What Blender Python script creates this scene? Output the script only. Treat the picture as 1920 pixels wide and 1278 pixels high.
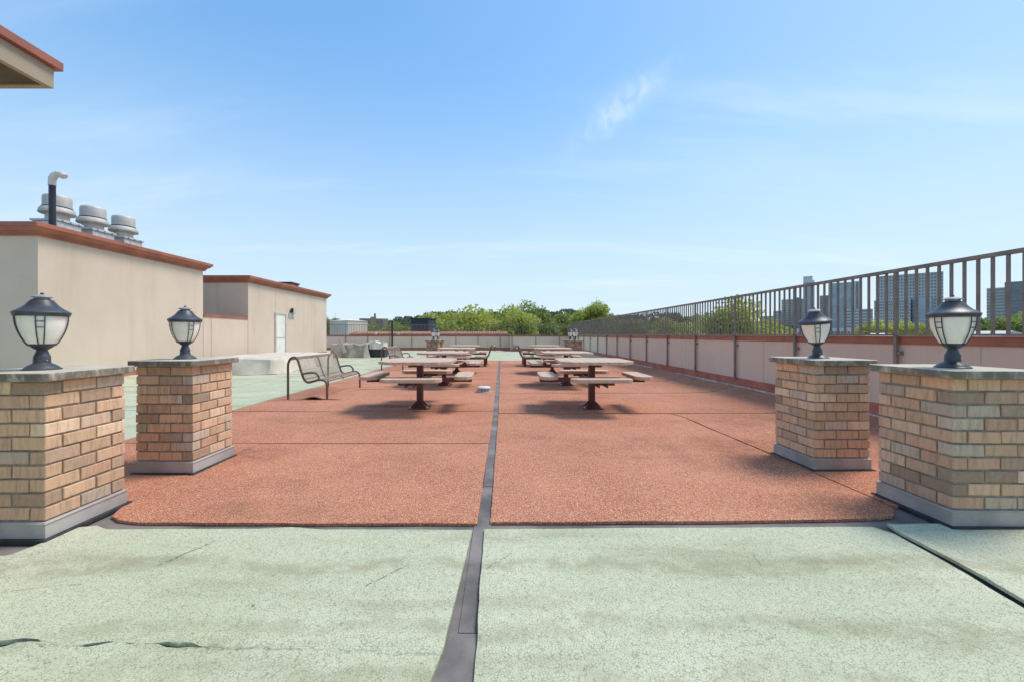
import bpy, bmesh, math, random
from mathutils import Vector, Matrix, noise as mnoise

for o in list(bpy.data.objects):
    bpy.data.objects.remove(o, do_unlink=True)
scene = bpy.context.scene
COL = scene.collection
PI = math.pi
R = math.radians

# ------------------------------------------------------------------ camera
CAMH = 1.2
cam_d = bpy.data.cameras.new('camera')
cam = bpy.data.objects.new('camera', cam_d)
COL.objects.link(cam)
cam.location = (0, 0, CAMH)
cam.rotation_euler = (R(90), 0, 0)
cam_d.sensor_width = 36
cam_d.lens = 14.0
cam_d.shift_x = 20 / 1920
cam_d.shift_y = -11 / 1920
cam_d.clip_start = 0.05
cam_d.clip_end = 12000
scene.camera = cam
F = 14 / 36 * 1920          # focal length in photo pixels
VX, VY = 940, 628           # vanishing point in the photo

# ------------------------------------------------------------------ sky, sun, exposure
SUN_EL, SUN_AZ = 60.0, 70.0          # azimuth from +Y towards +X
world = bpy.data.worlds.new('World')
scene.world = world
world.use_nodes = True
wn, wl = world.node_tree.nodes, world.node_tree.links
wn.clear()
wo = wn.new('ShaderNodeOutputWorld')
bg = wn.new('ShaderNodeBackground')
bg.inputs['Strength'].default_value = 0.13
sky = wn.new('ShaderNodeTexSky')
sky.sky_type = 'NISHITA'
sky.sun_disc = False
sky.sun_elevation = R(SUN_EL)
sky.sun_rotation = R(SUN_AZ)
sky.altitude = 50
sky.air_density = 1.0
sky.dust_density = 0.5
sky.ozone_density = 1.6
wl.new(bg.outputs[0], wo.inputs[0])

def wmath(op, a, b=None, c=None):
    n = wn.new('ShaderNodeMath'); n.operation = op
    for i, s in enumerate((a, b, c)):
        if s is None: continue
        if isinstance(s, (int, float)): n.inputs[i].default_value = s
        else: wl.new(s, n.inputs[i])
    return n.outputs[0]
tc = wn.new('ShaderNodeTexCoord')
sep = wn.new('ShaderNodeSeparateXYZ')
wl.new(tc.outputs['Generated'], sep.inputs[0])
zz = wmath('ADD', wmath('MAXIMUM', sep.outputs[2], 0.0), 0.16)
px = wmath('DIVIDE', sep.outputs[0], zz)
py = wmath('DIVIDE', sep.outputs[1], zz)
comb = wn.new('ShaderNodeCombineXYZ')
wl.new(px, comb.inputs[0]); wl.new(py, comb.inputs[1])
mp = wn.new('ShaderNodeMapping')
mp.inputs['Rotation'].default_value = (0, 0, R(-14))
mp.inputs['Scale'].default_value = (0.42, 1.7, 1)
mp.inputs['Location'].default_value = (3.1, 0.6, 0)
wl.new(comb.outputs[0], mp.inputs[0])
cn = wn.new('ShaderNodeTexNoise')
cn.inputs['Scale'].default_value = 1.15
cn.inputs['Detail'].default_value = 9
cn.inputs['Roughness'].default_value = 0.58
cn.inputs['Distortion'].default_value = 0.5
wl.new(mp.outputs[0], cn.inputs['Vector'])
cr = wn.new('ShaderNodeMapRange')
cr.inputs['From Min'].default_value = 0.47
cr.inputs['From Max'].default_value = 0.78
cr.interpolation_type = 'SMOOTHSTEP'
wl.new(cn.outputs[0], cr.inputs[0])
# one brighter feathery wisp of cirrus
wx, wy = 0.322, 0.595
az = wmath('DIVIDE', sep.outputs[0], wmath('MAXIMUM', sep.outputs[1], 0.05))
ez = wmath('DIVIDE', sep.outputs[2], wmath('MAXIMUM', sep.outputs[1], 0.05))
wn2 = wn.new('ShaderNodeTexNoise'); wn2.inputs['Scale'].default_value = 9; wn2.inputs['Detail'].default_value = 7
wl.new(tc.outputs['Generated'], wn2.inputs['Vector'])
jit = wmath('MULTIPLY', wmath('SUBTRACT', wn2.outputs[0], 0.5), 0.30)
du = wmath('ADD', wmath('SUBTRACT', az, wx), jit)
dv = wmath('ADD', wmath('SUBTRACT', ez, wy), jit)
ca, sa = math.cos(R(42)), math.sin(R(42))
al = wmath('ADD', wmath('MULTIPLY', du, ca), wmath('MULTIPLY', dv, sa))
ac = wmath('SUBTRACT', wmath('MULTIPLY', dv, ca), wmath('MULTIPLY', du, sa))
rr = wmath('ADD', wmath('POWER', wmath('DIVIDE', al, 0.115), 2), wmath('POWER', wmath('DIVIDE', ac, 0.034), 2))
wfine = wn.new('ShaderNodeTexNoise'); wfine.inputs['Scale'].default_value = 26; wfine.inputs['Detail'].default_value = 8; wfine.inputs['Distortion'].default_value = 1.2
wl.new(tc.outputs['Generated'], wfine.inputs['Vector'])
wisp = wmath('MULTIPLY', wmath('MULTIPLY', wmath('MAXIMUM', wmath('SUBTRACT', wfine.outputs[0], 0.22), 0.0), 3.0), wmath('MULTIPLY', wmath('POWER', 2.718, wmath('MULTIPLY', rr, -1.0)), wmath('GREATER_THAN', sep.outputs[1], 0.1)))
cov = wmath('MINIMUM', wmath('ADD', wmath('MULTIPLY', cr.outputs[0], 0.24), wmath('MULTIPLY', wisp, 0.36)), 0.8)
mixc = wn.new('ShaderNodeMix'); mixc.data_type = 'RGBA'
wl.new(cov, mixc.inputs['Factor'])
gam = wn.new('ShaderNodeGamma'); gam.inputs['Gamma'].default_value = 0.5      # thin bright summer haze: flatter sky
wl.new(sky.outputs[0], gam.inputs[0])
hsv = wn.new('ShaderNodeHueSaturation')
hsv.inputs['Saturation'].default_value = 1.85; hsv.inputs['Value'].default_value = 1.52
wl.new(gam.outputs[0], hsv.inputs['Color'])
veil = wn.new('ShaderNodeMix'); veil.data_type = 'RGBA'      # pale haze thickening evenly towards the horizon
vf = wn.new('ShaderNodeMapRange'); vf.interpolation_type = 'SMOOTHSTEP'
for i_, x_ in enumerate((0.62, 0.0, 0.0, 0.85)): vf.inputs[i_+1].default_value = x_
wl.new(sep.outputs[2], vf.inputs[0]); wl.new(vf.outputs[0], veil.inputs['Factor'])
wl.new(hsv.outputs[0], veil.inputs['A']); veil.inputs['B'].default_value = (2.05, 2.58, 3.08, 1)
wl.new(veil.outputs['Result'], mixc.inputs['A'])
mixc.inputs['B'].default_value = (3.2, 3.5, 3.7, 1)
wl.new(mixc.outputs['Result'], bg.inputs['Color'])

sun_d = bpy.data.lights.new('sun', 'SUN')
sun_d.energy = 1.25
sun_d.angle = R(20.0)
sun_d.color = (1.0, 0.94, 0.84)
sun = bpy.data.objects.new('sun', sun_d)
COL.objects.link(sun)
sdir = Vector((math.cos(R(SUN_EL)) * math.sin(R(SUN_AZ)), math.cos(R(SUN_EL)) * math.cos(R(SUN_AZ)), math.sin(R(SUN_EL))))
sun.rotation_euler = sdir.to_track_quat('Z', 'Y').to_euler()
sun.location = (20, 20, 40)

scene.view_settings.view_transform = 'Standard'
scene.view_settings.look = 'None'
scene.view_settings.gamma = 1.0
scene.view_settings.exposure = 1.3
scene.view_settings.use_curve_mapping = False
scene.render.engine = 'CYCLES'

# ------------------------------------------------------------------ helpers
rnd = random.Random(7)

class MB:
    def __init__(s): s.v = []; s.f = []
    def add(s, vs, fs):
        n = len(s.v); s.v += [tuple(p) for p in vs]; s.f += [tuple(i + n for i in q) for q in fs]
    def box(s, x0, x1, y0, y1, z0, z1):
        s.add([(x0,y0,z0),(x1,y0,z0),(x1,y1,z0),(x0,y1,z0),(x0,y0,z1),(x1,y0,z1),(x1,y1,z1),(x0,y1,z1)],
              [(0,3,2,1),(4,5,6,7),(0,1,5,4),(1,2,6,5),(2,3,7,6),(3,0,4,7)])
    def prism(s, poly, z0, z1):
        n = len(poly)
        s.add([(x,y,z0) for x,y in poly] + [(x,y,z1) for x,y in poly],
              [tuple(range(n-1,-1,-1)), tuple(range(n,2*n))] + [(i,(i+1)%n,n+(i+1)%n,n+i) for i in range(n)])
    def tube(s, path, r, n=8, closed=False):
        P = [Vector(p) for p in path]; m = len(P)
        up = None; rings = []
        for i in range(m):
            a = P[i-1] if (i > 0 or closed) else P[i]
            b = P[(i+1) % m] if (i < m-1 or closed) else P[i]
            t = (b - a).normalized()
            if up is None:
                up = Vector((0,0,1)) if abs(t.z) < 0.9 else Vector((0,1,0))
            u = (up - t * up.dot(t)).normalized(); w = t.cross(u); up = u
            rr_ = r[i] if isinstance(r, (list, tuple)) else r
            rings.append([P[i] + (u*math.cos(2*PI*k/n) + w*math.sin(2*PI*k/n))*rr_ for k in range(n)])
        vs = [p for q in rings for p in q]; fs = []
        for i in range(m if closed else m-1):
            j = (i+1) % m
            for k in range(n):
                fs.append((i*n+k, i*n+(k+1)%n, j*n+(k+1)%n, j*n+k))
        if not closed:
            fs.append(tuple(range(n-1,-1,-1))); fs.append(tuple((m-1)*n+k for k in range(n)))
        s.add(vs, fs)
    def lathe(s, prof, n=24, cx=0, cy=0):
        vs = []; fs = []; m = len(prof)
        for r_, z in prof:
            for k in range(n):
                a = 2*PI*k/n; vs.append((cx+r_*math.cos(a), cy+r_*math.sin(a), z))
        for i in range(m-1):
            for k in range(n):
                fs.append((i*n+k, i*n+(k+1)%n, (i+1)*n+(k+1)%n, (i+1)*n+k))
        fs.append(tuple(range(n-1,-1,-1))); fs.append(tuple((m-1)*n+k for k in range(n)))
        s.add(vs, fs)
    def mesh(s, name, smooth=None):
        me = bpy.data.meshes.new(name); me.from_pydata(s.v, [], s.f); me.update()
        if smooth is not None:
            me.polygons.foreach_set('use_smooth', [True]*len(me.polygons))
            me.set_sharp_from_angle(angle=R(smooth))
        return me
    def build(s, name, mat, parent=None, smooth=None, bevel=0):
        me = s.mesh(name, smooth)
        if mat: me.materials.append(mat)
        o = link(name, me, parent)
        if bevel:
            md = o.modifiers.new('bevel', 'BEVEL'); md.width = bevel; md.segments = 2; md.limit_method = 'ANGLE'; md.angle_limit = R(40)
        return o

def link(name, data, parent=None):
    o = bpy.data.objects.new(name, data); COL.objects.link(o)
    if parent: o.parent = parent
    return o
def tag(o, label, cat, group=None, kind=None):
    if label: o['label'] = label
    if cat: o['category'] = cat
    if group: o['group'] = group
    if kind: o['kind'] = kind
    return o
def thing(name, label, cat, loc=(0,0,0), rz=0, group=None):
    o = link(name, None); o.location = loc; o.rotation_euler = (0,0,rz)
    return tag(o, label, cat, group)
def copy_tree(o, parent=None):
    c = o.copy(); COL.objects.link(c); c.parent = parent
    for ch in list(o.children): copy_tree(ch, c)
    return c
def stuff(o): o['kind'] = 'stuff'; return o

# ------------------------------------------------------------------ materials
def new_mat(name):
    m = bpy.data.materials.new(name); m.use_nodes = True
    nt = m.node_tree; b = nt.nodes['Principled BSDF']
    return m, nt, b
class NT:
    def __init__(s, nt): s.nt = nt; s.n = nt.nodes; s.l = nt.links; s._c = None
    def put(s, inp, v):
        if isinstance(v, (int, float)): inp.default_value = v
        elif isinstance(v, tuple): inp.default_value = v if len(v) == 4 or inp.type == 'VECTOR' else (*v, 1)
        else: s.l.new(v, inp)
    def coord(s, kind='Object'):
        if not s._c: s._c = s.n.new('ShaderNodeTexCoord')
        return s._c.outputs[kind]
    def mapping(s, vec, scale=(1,1,1), loc=(0,0,0), rot=(0,0,0)):
        m = s.n.new('ShaderNodeMapping'); s.l.new(vec, m.inputs[0])
        m.inputs['Scale'].default_value = scale; m.inputs['Rotation'].default_value = rot
        s.put(m.inputs['Location'], loc); return m.outputs[0]
    def noise(s, vec, scale, detail=4, rough=0.55, dist=0):
        t = s.n.new('ShaderNodeTexNoise'); s.l.new(vec, t.inputs['Vector'])
        t.inputs['Scale'].default_value = scale; t.inputs['Detail'].default_value = detail
        t.inputs['Roughness'].default_value = rough; t.inputs['Distortion'].default_value = dist
        return t.outputs[0]
    def voronoi(s, vec, scale, feature='F1', out='Distance'):
        t = s.n.new('ShaderNodeTexVoronoi'); s.l.new(vec, t.inputs['Vector']); t.feature = feature
        t.inputs['Scale'].default_value = scale; return t.outputs[out]
    def rng(s, v, a, b, c=0, d=1):
        t = s.n.new('ShaderNodeMapRange'); t.interpolation_type = 'SMOOTHSTEP'; s.l.new(v, t.inputs[0])
        for i, x in enumerate((a, b, c, d)): t.inputs[i+1].default_value = x
        return t.outputs[0]
    def math(s, op, a, b=None):
        t = s.n.new('ShaderNodeMath'); t.operation = op; s.put(t.inputs[0], a)
        if b is not None: s.put(t.inputs[1], b)
        return t.outputs[0]
    def mix(s, fac, a, b, mode='MIX'):
        t = s.n.new('ShaderNodeMix'); t.data_type = 'RGBA'; t.blend_type = mode
        s.put(t.inputs['Factor'], fac); s.put(t.inputs['A'], a); s.put(t.inputs['B'], b); return t.outputs['Result']
    def bump(s, h, strength, dist, normal=None):
        t = s.n.new('ShaderNodeBump'); s.l.new(h, t.inputs['Height'])
        t.inputs['Strength'].default_value = strength; t.inputs['Distance'].default_value = dist
        if normal: s.l.new(normal, t.inputs['Normal'])
        return t.outputs[0]

def mat_simple(name, col, rough=0.6, var=0.12, scale=6, metal=0, bump=0, bscale=60, dirt=None, dirt_amt=0.5):
    m, nt, b = new_mat(name); k = NT(nt); v = k.coord()
    n = k.noise(v, scale, 6)
    dk = tuple(c*(1-var*1.6) for c in col); lt = tuple(min(1, c*(1+var)) for c in col)
    c = k.mix(k.rng(n, .3, .7), dk, lt)
    if dirt:
        d = k.noise(k.mapping(v, (1,1,.35)), scale*2.3, 8, .65)
        c = k.mix(k.math('MULTIPLY', k.rng(d, .52, .75), dirt_amt), c, dirt)
    k.put(b.inputs['Base Color'], c)
    b.inputs['Roughness'].default_value = rough; b.inputs['Metallic'].default_value = metal
    if bump: k.put(b.inputs['Normal'], k.bump(k.noise(v, bscale, 5), bump, .01))
    return m

M = {}
# red crumb-rubber mat
m, nt, b = new_mat('red_rubber'); k = NT(nt); v = k.coord()
big = k.noise(v, .9, 6, .6); mid = k.noise(v, 5, 5, .6)
c = k.mix(k.rng(big, .3, .72), (.455,.152,.077), (.605,.234,.126))
c = k.mix(k.math('MULTIPLY', k.rng(mid, .5, .8), .35), c, (.33,.105,.065))
gr = k.voronoi(v, 210, 'F1', 'Color')
sp = k.n.new('ShaderNodeSeparateColor'); k.l.new(gr, sp.inputs[0])
c = k.mix(k.math('MULTIPLY', k.rng(sp.outputs[0], .62, .74), .68), c, (.80,.53,.36))
c = k.mix(k.math('MULTIPLY', k.rng(sp.outputs[1], .68, .80), .66), c, (.17,.05,.03))
st = k.noise(k.mapping(v, (1,1.6,1), (4.2,1.3,0)), .55, 7, .7)
c = k.mix(k.math('MULTIPLY', k.rng(st, .50, .74), .45), c, (.20,.085,.048))
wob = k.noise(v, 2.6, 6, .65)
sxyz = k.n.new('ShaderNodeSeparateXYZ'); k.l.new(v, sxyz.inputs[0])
patchn = k.rng(k.noise(k.mapping(v, (1,2.5,1)), 7, 7, .7), .36, .62)  # breaks up the dark oval patches near tables, pillars and right side
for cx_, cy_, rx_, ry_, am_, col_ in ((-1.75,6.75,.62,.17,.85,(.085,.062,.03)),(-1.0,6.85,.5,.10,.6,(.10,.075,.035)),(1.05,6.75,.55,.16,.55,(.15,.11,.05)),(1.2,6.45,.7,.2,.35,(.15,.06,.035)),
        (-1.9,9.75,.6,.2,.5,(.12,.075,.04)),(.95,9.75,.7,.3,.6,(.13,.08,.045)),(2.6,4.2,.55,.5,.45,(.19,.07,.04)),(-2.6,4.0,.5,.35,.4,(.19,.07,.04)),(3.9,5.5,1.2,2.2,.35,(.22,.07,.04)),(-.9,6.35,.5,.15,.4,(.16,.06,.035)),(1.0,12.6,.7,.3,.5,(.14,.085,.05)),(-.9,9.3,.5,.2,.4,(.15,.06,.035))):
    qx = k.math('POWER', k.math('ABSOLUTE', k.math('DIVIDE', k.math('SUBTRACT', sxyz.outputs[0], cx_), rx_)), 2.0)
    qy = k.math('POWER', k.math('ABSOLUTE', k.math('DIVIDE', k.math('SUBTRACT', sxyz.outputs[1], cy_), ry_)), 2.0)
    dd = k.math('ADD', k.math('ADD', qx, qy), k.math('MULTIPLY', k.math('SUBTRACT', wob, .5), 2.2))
    c = k.mix(k.math('MULTIPLY', k.math('MULTIPLY', k.rng(dd, .1, 1.3, 1, 0), patchn), am_), c, col_)
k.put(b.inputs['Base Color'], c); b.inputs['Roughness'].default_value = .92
b.inputs['Specular IOR Level'].default_value = .2
k.put(b.inputs['Normal'], k.bump(k.voronoi(v, 210), .5, .005, k.bump(k.noise(v, 9, 4), .25, .02)))
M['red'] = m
# pale green mineral surface
m, nt, b = new_mat('green_mineral'); k = NT(nt); v = k.coord()
big = k.noise(v, .8, 7, .62); med = k.noise(k.mapping(v, (.5,2.2,1)), 1.2, 6, .6)
c = k.mix(k.rng(big, .3, .7), (.525,.545,.365), (.63,.62,.445))
c = k.mix(k.math('MULTIPLY', k.rng(med, .47, .72), .75), c, (.345,.32,.195))
wv = k.n.new('ShaderNodeMix'); wv.data_type = 'VECTOR'; wv.inputs['Factor'].default_value = .02
k.l.new(v, wv.inputs['A']); nn = k.n.new('ShaderNodeTexNoise'); nn.inputs['Scale'].default_value = 40; k.l.new(v, nn.inputs['Vector']); k.l.new(nn.outputs['Color'], wv.inputs['B'])
ed = k.voronoi(wv.outputs['Result'], 85, 'DISTANCE_TO_EDGE')
patch = k.rng(k.noise(v, 30, 5, .75), .34, .52)
crk = k.math('MULTIPLY', k.rng(ed, .0, .13, 1, 0), patch)
c = k.mix(k.math('MULTIPLY', crk, .68), c, (.15,.165,.095))
fn = k.noise(v, 210, 3, .7)
c = k.mix(k.math('MULTIPLY', k.rng(fn, .55, .75), .4), c, (.60,.64,.53))
sxyz = k.n.new('ShaderNodeSeparateXYZ'); k.l.new(v, sxyz.inputs[0])
wb1 = k.math('MULTIPLY', k.math('SUBTRACT', k.noise(v, 9, 5, .7), .5), .10)
wb2 = k.noise(v, 38, 4, .7)
PX = k.math('ADD', sxyz.outputs[0], wb1); PY = k.math('ADD', sxyz.outputs[1], k.math('MULTIPLY', wb1, .7))
lowy = k.math('MULTIPLY', k.math('SUBTRACT', k.noise(v, 1.1, 4, .6), .5), .55)
bandn = k.rng(k.noise(v, 6, 6, .7), .33, .62)
for yb_, wd_, am_ in ((2.07,.10,.55),(1.62,.07,.45),(1.36,.08,.40)):
    db = k.math('ABSOLUTE', k.math('SUBTRACT', k.math('ADD', sxyz.outputs[1], lowy), yb_))
    c = k.mix(k.math('MULTIPLY', k.math('MULTIPLY', k.rng(db, wd_*.2, wd_, 1, 0), bandn), am_), c, (.30,.275,.165))
def _fl(x, y):
    d = 1.2*F/(y-VY); return ((x-VX)/F*d, d)
for (xa, ya, xb, yb, wd, am) in ((300,1058,400,1015,.010,.75),(688,1097,758,1062,.007,.8),(0,1110,120,1095,.006,.5),(330,1212,560,1216,.006,.6),(1410,1035,1425,1060,.006,.6),(1240,1045,1262,1060,.007,.5),(474,1133,485,1136,.005,.9),(915,1065,960,1035,.006,.5),(78,1238,86,1242,.005,.6),(580,1215,840,1228,.006,.35),(60,700,200,702,.02,.0)):
    if am == 0: continue
    (ax_, ay_), (bx_, by_) = _fl(xa, ya), _fl(xb, yb); L2 = (bx_-ax_)**2+(by_-ay_)**2
    t_ = k.math('DIVIDE', k.math('ADD', k.math('MULTIPLY', k.math('SUBTRACT', PX, ax_), bx_-ax_), k.math('MULTIPLY', k.math('SUBTRACT', PY, ay_), by_-ay_)), L2)
    t_ = k.math('MINIMUM', k.math('MAXIMUM', t_, 0.0), 1.0)
    ex = k.math('SUBTRACT', PX, k.math('ADD', k.math('MULTIPLY', t_, bx_-ax_), ax_)); ey = k.math('SUBTRACT', PY, k.math('ADD', k.math('MULTIPLY', t_, by_-ay_), ay_))
    dist = k.math('SQRT', k.math('ADD', k.math('MULTIPLY', ex, ex), k.math('MULTIPLY', ey, ey)))
    msk = k.math('MULTIPLY', k.rng(dist, wd*.35, wd*1.2, 1, 0), k.rng(wb2, .38, .56))  # thin dark lines: small tears, and wrinkle shade drawn into the colour
    c = k.mix(k.math('MULTIPLY', msk, am), c, (.10,.115,.05))
k.put(b.inputs['Base Color'], c); b.inputs['Roughness'].default_value = .95
b.inputs['Specular IOR Level'].default_value = .15
k.put(b.inputs['Normal'], k.bump(crk, -.5, .006, k.bump(k.noise(v, 7, 5), .3, .02)))
M['green'] = m
M['membrane'] = mat_simple('bitumen_membrane', (.205,.18,.16), .8, .28, 3, bump=.3, bscale=220, dirt=(.23,.19,.17), dirt_amt=.5)
# brick: colour from the object, streaked
m, nt, b = new_mat('brick'); k = NT(nt)
oi = k.n.new('ShaderNodeObjectInfo')
off = k.n.new('ShaderNodeCombineXYZ'); r30 = k.math('MULTIPLY', oi.outputs['Random'], 37.0)
for i in range(3): k.l.new(r30, off.inputs[i])
v = k.mapping(k.coord(), (1,1,1), off.outputs[0])
s1 = k.noise(k.mapping(v, (3,3,.45)), 14, 6, .65); s2 = k.noise(v, 34, 5, .65)
c = k.mix(k.math('MULTIPLY', k.rng(s1, .42, .72), .55), oi.outputs['Color'], (.27,.19,.135))
c = k.mix(k.math('MULTIPLY', k.rng(s2, .5, .75), .35), c, (.66,.50,.36))
k.put(b.inputs['Base Color'], c); b.inputs['Roughness'].default_value = .9
k.put(b.inputs['Normal'], k.bump(k.noise(v, 70, 6, .7), .5, .006))
M['brick'] = m
M['brick_far'] = mat_simple('brick_far', (.46,.31,.21), .9, .35, 9)
M['mortar'] = mat_simple('mortar', (.33,.275,.215), .95, .2, 20, bump=.5, bscale=120)
# weathered concrete cap
m, nt, b = new_mat('cap_concrete'); k = NT(nt); v = k.coord()
oi = k.n.new('ShaderNodeObjectInfo'); off = k.n.new('ShaderNodeCombineXYZ'); r9 = k.math('MULTIPLY', oi.outputs['Random'], 19.0); k.l.new(r9, off.inputs[0]); k.l.new(r9, off.inputs[1])
v = k.mapping(v, (1,1,1), off.outputs[0])
c = k.mix(k.rng(k.noise(v, 5, 7, .65), .3, .7), (.47,.405,.31), (.60,.53,.42))
g = k.n.new('ShaderNodeNewGeometry'); sg = k.n.new('ShaderNodeSeparateXYZ'); k.l.new(g.outputs['True Normal'], sg.inputs[0])
side = k.rng(k.math('ABSOLUTE', sg.outputs[2]), .3, .7, 1, 0)
strk = k.rng(k.noise(k.mapping(v, (1,1,.45)), 11, 8, .72, .4), .30, .56)
c = k.mix(k.math('MULTIPLY', k.math('MULTIPLY', side, strk), .85), c, (.12,.105,.07))
k.put(b.inputs['Base Color'], c); b.inputs['Roughness'].default_value = .9
k.put(b.inputs['Normal'], k.bump(k.noise(v, 45, 6, .7), .35, .008))
M['cap'] = m
M['flashing'] = mat_simple('grey_flashing', (.43,.39,.355), .6, .14, 5, bump=.12, bscale=18, dirt=(.48,.47,.46), dirt_amt=.35)
M['lamp_black'] = mat_simple('charcoal_paint', (.055,.060,.070), .42, .25, 9, bump=.06, bscale=90, dirt=(.17,.17,.18), dirt_amt=.35)
M['lamp_cap'] = mat_simple('pale_cap_sheen', (.36,.36,.36), .6, .2, 20)  # pale tone puts the cap dome's reflection into its colour
m, nt, b = new_mat('frosted_globe'); k = NT(nt); v = k.coord()
gz = k.n.new('ShaderNodeSeparateXYZ'); k.l.new(v, gz.inputs[0])
c = k.mix(k.rng(k.noise(v, 14, 6, .6), .42, .75), (.98,.92,.80), (.92,.83,.66))
k.put(b.inputs['Base Color'], c); b.inputs['Roughness'].default_value = .35
b.inputs['Subsurface Weight'].default_value = .25; b.inputs['Subsurface Radius'].default_value = (.05,.05,.05)
M['globe'] = m
# stucco
def stucco(name, a, bb, dirt, dirt_amt=.36):
    m, nt, b = new_mat(name); k = NT(nt); v = k.coord()
    c = k.mix(k.rng(k.noise(v, .7, 6, .6), .3, .7), a, bb)
    d = k.noise(k.mapping(v, (1.4,1.4,.16)), 1.6, 8, .65)
    c = k.mix(k.math('MULTIPLY', k.rng(d, .5, .76), dirt_amt), c, dirt)
    k.put(b.inputs['Base Color'], c); b.inputs['Roughness'].default_value = .92
    k.put(b.inputs['Normal'], k.bump(k.noise(v, 85, 5, .7), .35, .012)); return m
M['stucco'] = stucco('beige_stucco', (.64,.51,.395), (.70,.565,.44), (.48,.37,.28))
M['stucco_dark'] = stucco('canopy_stucco', (.36,.29,.21), (.46,.37,.27), (.24,.19,.13), .4)  # darker stucco for the canopy fascia
M['stucco_pink'] = stucco('rose_stucco', (.69,.515,.40), (.75,.57,.445), (.50,.365,.28))
M['red_metal'] = mat_simple('red_brown_metal', (.37,.125,.075), .5, .12, 2.5, bump=.05, bscale=12, dirt=(.40,.20,.15), dirt_amt=.3)
M['red_base'] = mat_simple('red_base_coat', (.47,.155,.095), .75, .14, 3, bump=.1, bscale=20, dirt=(.25,.10,.08), dirt_amt=.4)
M['caulk'] = mat_simple('white_caulk', (.55,.54,.52), .7, .3, 12, dirt=(.2,.19,.19), dirt_amt=.8)
M['rail'] = mat_simple('bronze_paint', (.235,.18,.148), .5, .15, 4, dirt=(.2,.16,.14), dirt_amt=.3)
M['bitumen'] = mat_simple('black_bitumen', (.035,.033,.034), .7, .3, 12, bump=.4, bscale=40)
M['soffit'] = mat_simple('brown_soffit', (.12,.085,.05), .8, .2, 4)
M['joint'] = mat_simple('joint_sealant', (.50,.425,.34), .8, .1, 4)
M['galv'] = mat_simple('galvanised_steel', (.60,.58,.55), .55, .12, 7, metal=.35, dirt=(.35,.34,.33), dirt_amt=.3)
M['alu'] = mat_simple('spun_aluminium', (.54,.51,.465), .6, .1, 5, metal=.2, dirt=(.45,.42,.38), dirt_amt=.4)
M['black'] = mat_simple('black_plastic', (.022,.024,.035), .45, .3, 5)
M['pvc'] = mat_simple('white_pvc', (.70,.67,.60), .45, .08, 6, dirt=(.45,.40,.33), dirt_amt=.4)
M['white_door'] = mat_simple('white_door_paint', (.84,.80,.72), .45, .05, 3, dirt=(.55,.54,.5), dirt_amt=.3)
M['door_frame'] = mat_simple('grey_door_frame', (.60,.55,.46), .5, .08, 4)
# ribbed recycled-plastic plank
m, nt, b = new_mat('tan_plank'); k = NT(nt); v = k.coord()
c = k.mix(k.rng(k.noise(k.mapping(v, (6,1,1)), 3, 6), .3, .7), (.55,.385,.27), (.64,.46,.33))
wv = k.n.new('ShaderNodeTexWave'); wv.bands_direction = 'X'; wv.inputs['Scale'].default_value = 11; wv.inputs['Distortion'].default_value = .1
k.l.new(v, wv.inputs['Vector'])
c = k.mix(k.math('MULTIPLY', k.rng(wv.outputs[0], .0, .25, 1, 0), .25), c, (.34,.24,.185))
k.put(b.inputs['Base Color'], c); b.inputs['Roughness'].default_value = .7
k.put(b.inputs['Normal'], k.bump(wv.outputs[0], .25, .006)); M['plank'] = m
M['table_steel'] = mat_simple('red_brown_steel', (.105,.034,.025), .42, .15, 6, dirt=(.18,.08,.06), dirt_amt=.3)
M['bench'] = mat_simple('brown_coated_steel', (.155,.088,.066), .5, .12, 9, dirt=(.26,.17,.13), dirt_amt=.35)
M['bench_wire'] = mat_simple('brown_coated_wire', (.42,.30,.24), .5, .12, 9)
M['bolt'] = mat_simple('zinc_bolt', (.62,.62,.62), .35, .1, 9, metal=.8)
M['tarp'] = mat_simple('tan_tarp', (.68,.60,.48), .75, .10, 2.2, bump=.3, bscale=7, dirt=(.26,.235,.195), dirt_amt=.45)
M['tarp_grey'] = mat_simple('grey_tarp', (.40,.35,.275), .7, .2, 2.5, bump=.7, bscale=6, dirt=(.16,.145,.12), dirt_amt=.6)
M['tile'] = mat_simple('clay_tile', (.42,.17,.115), .8, .25, 3)
M['bark'] = mat_simple('bark', (.075,.058,.042), .95, .3, 6)
def leaf_mat(name, a, bb):
    m, nt, b = new_mat(name); k = NT(nt); v = k.coord()
    g = k.n.new('ShaderNodeNewGeometry')
    c = k.mix(g.outputs['Random Per Island'], a, bb)
    c = k.mix(k.math('MULTIPLY', k.rng(k.noise(v, .35, 4), .4, .7), .5), c, tuple(x*.6 for x in a))
    k.put(b.inputs['Base Color'], c); b.inputs['Roughness'].default_value = .6
    tr = k.n.new('ShaderNodeBsdfTranslucent'); k.l.new(c, tr.inputs[0])
    mx = k.n.new('ShaderNodeMixShader'); mx.inputs[0].default_value = .45
    k.l.new(b.outputs[0], mx.inputs[1]); k.l.new(tr.outputs[0], mx.inputs[2])
    k.l.new(mx.outputs[0], k.n['Material Output'].inputs[0]); return m
M['leaf_bright'] = leaf_mat('leaf_yellow_green', (.37,.42,.075), (.64,.65,.17))
M['leaf_mid'] = leaf_mat('leaf_mid_green', (.22,.29,.065), (.42,.47,.14))
M['leaf_dark'] = leaf_mat('leaf_dark_green', (.06,.105,.035), (.12,.17,.06))
M['leaf_far'] = leaf_mat('leaf_far_green', (.10,.15,.07), (.18,.225,.11))
M['ground'] = mat_simple('lawn_ground', (.07,.095,.04), .95, .3, .05)
M['asphalt'] = mat_simple('asphalt', (.05,.05,.052), .9, .2, .4)
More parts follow.
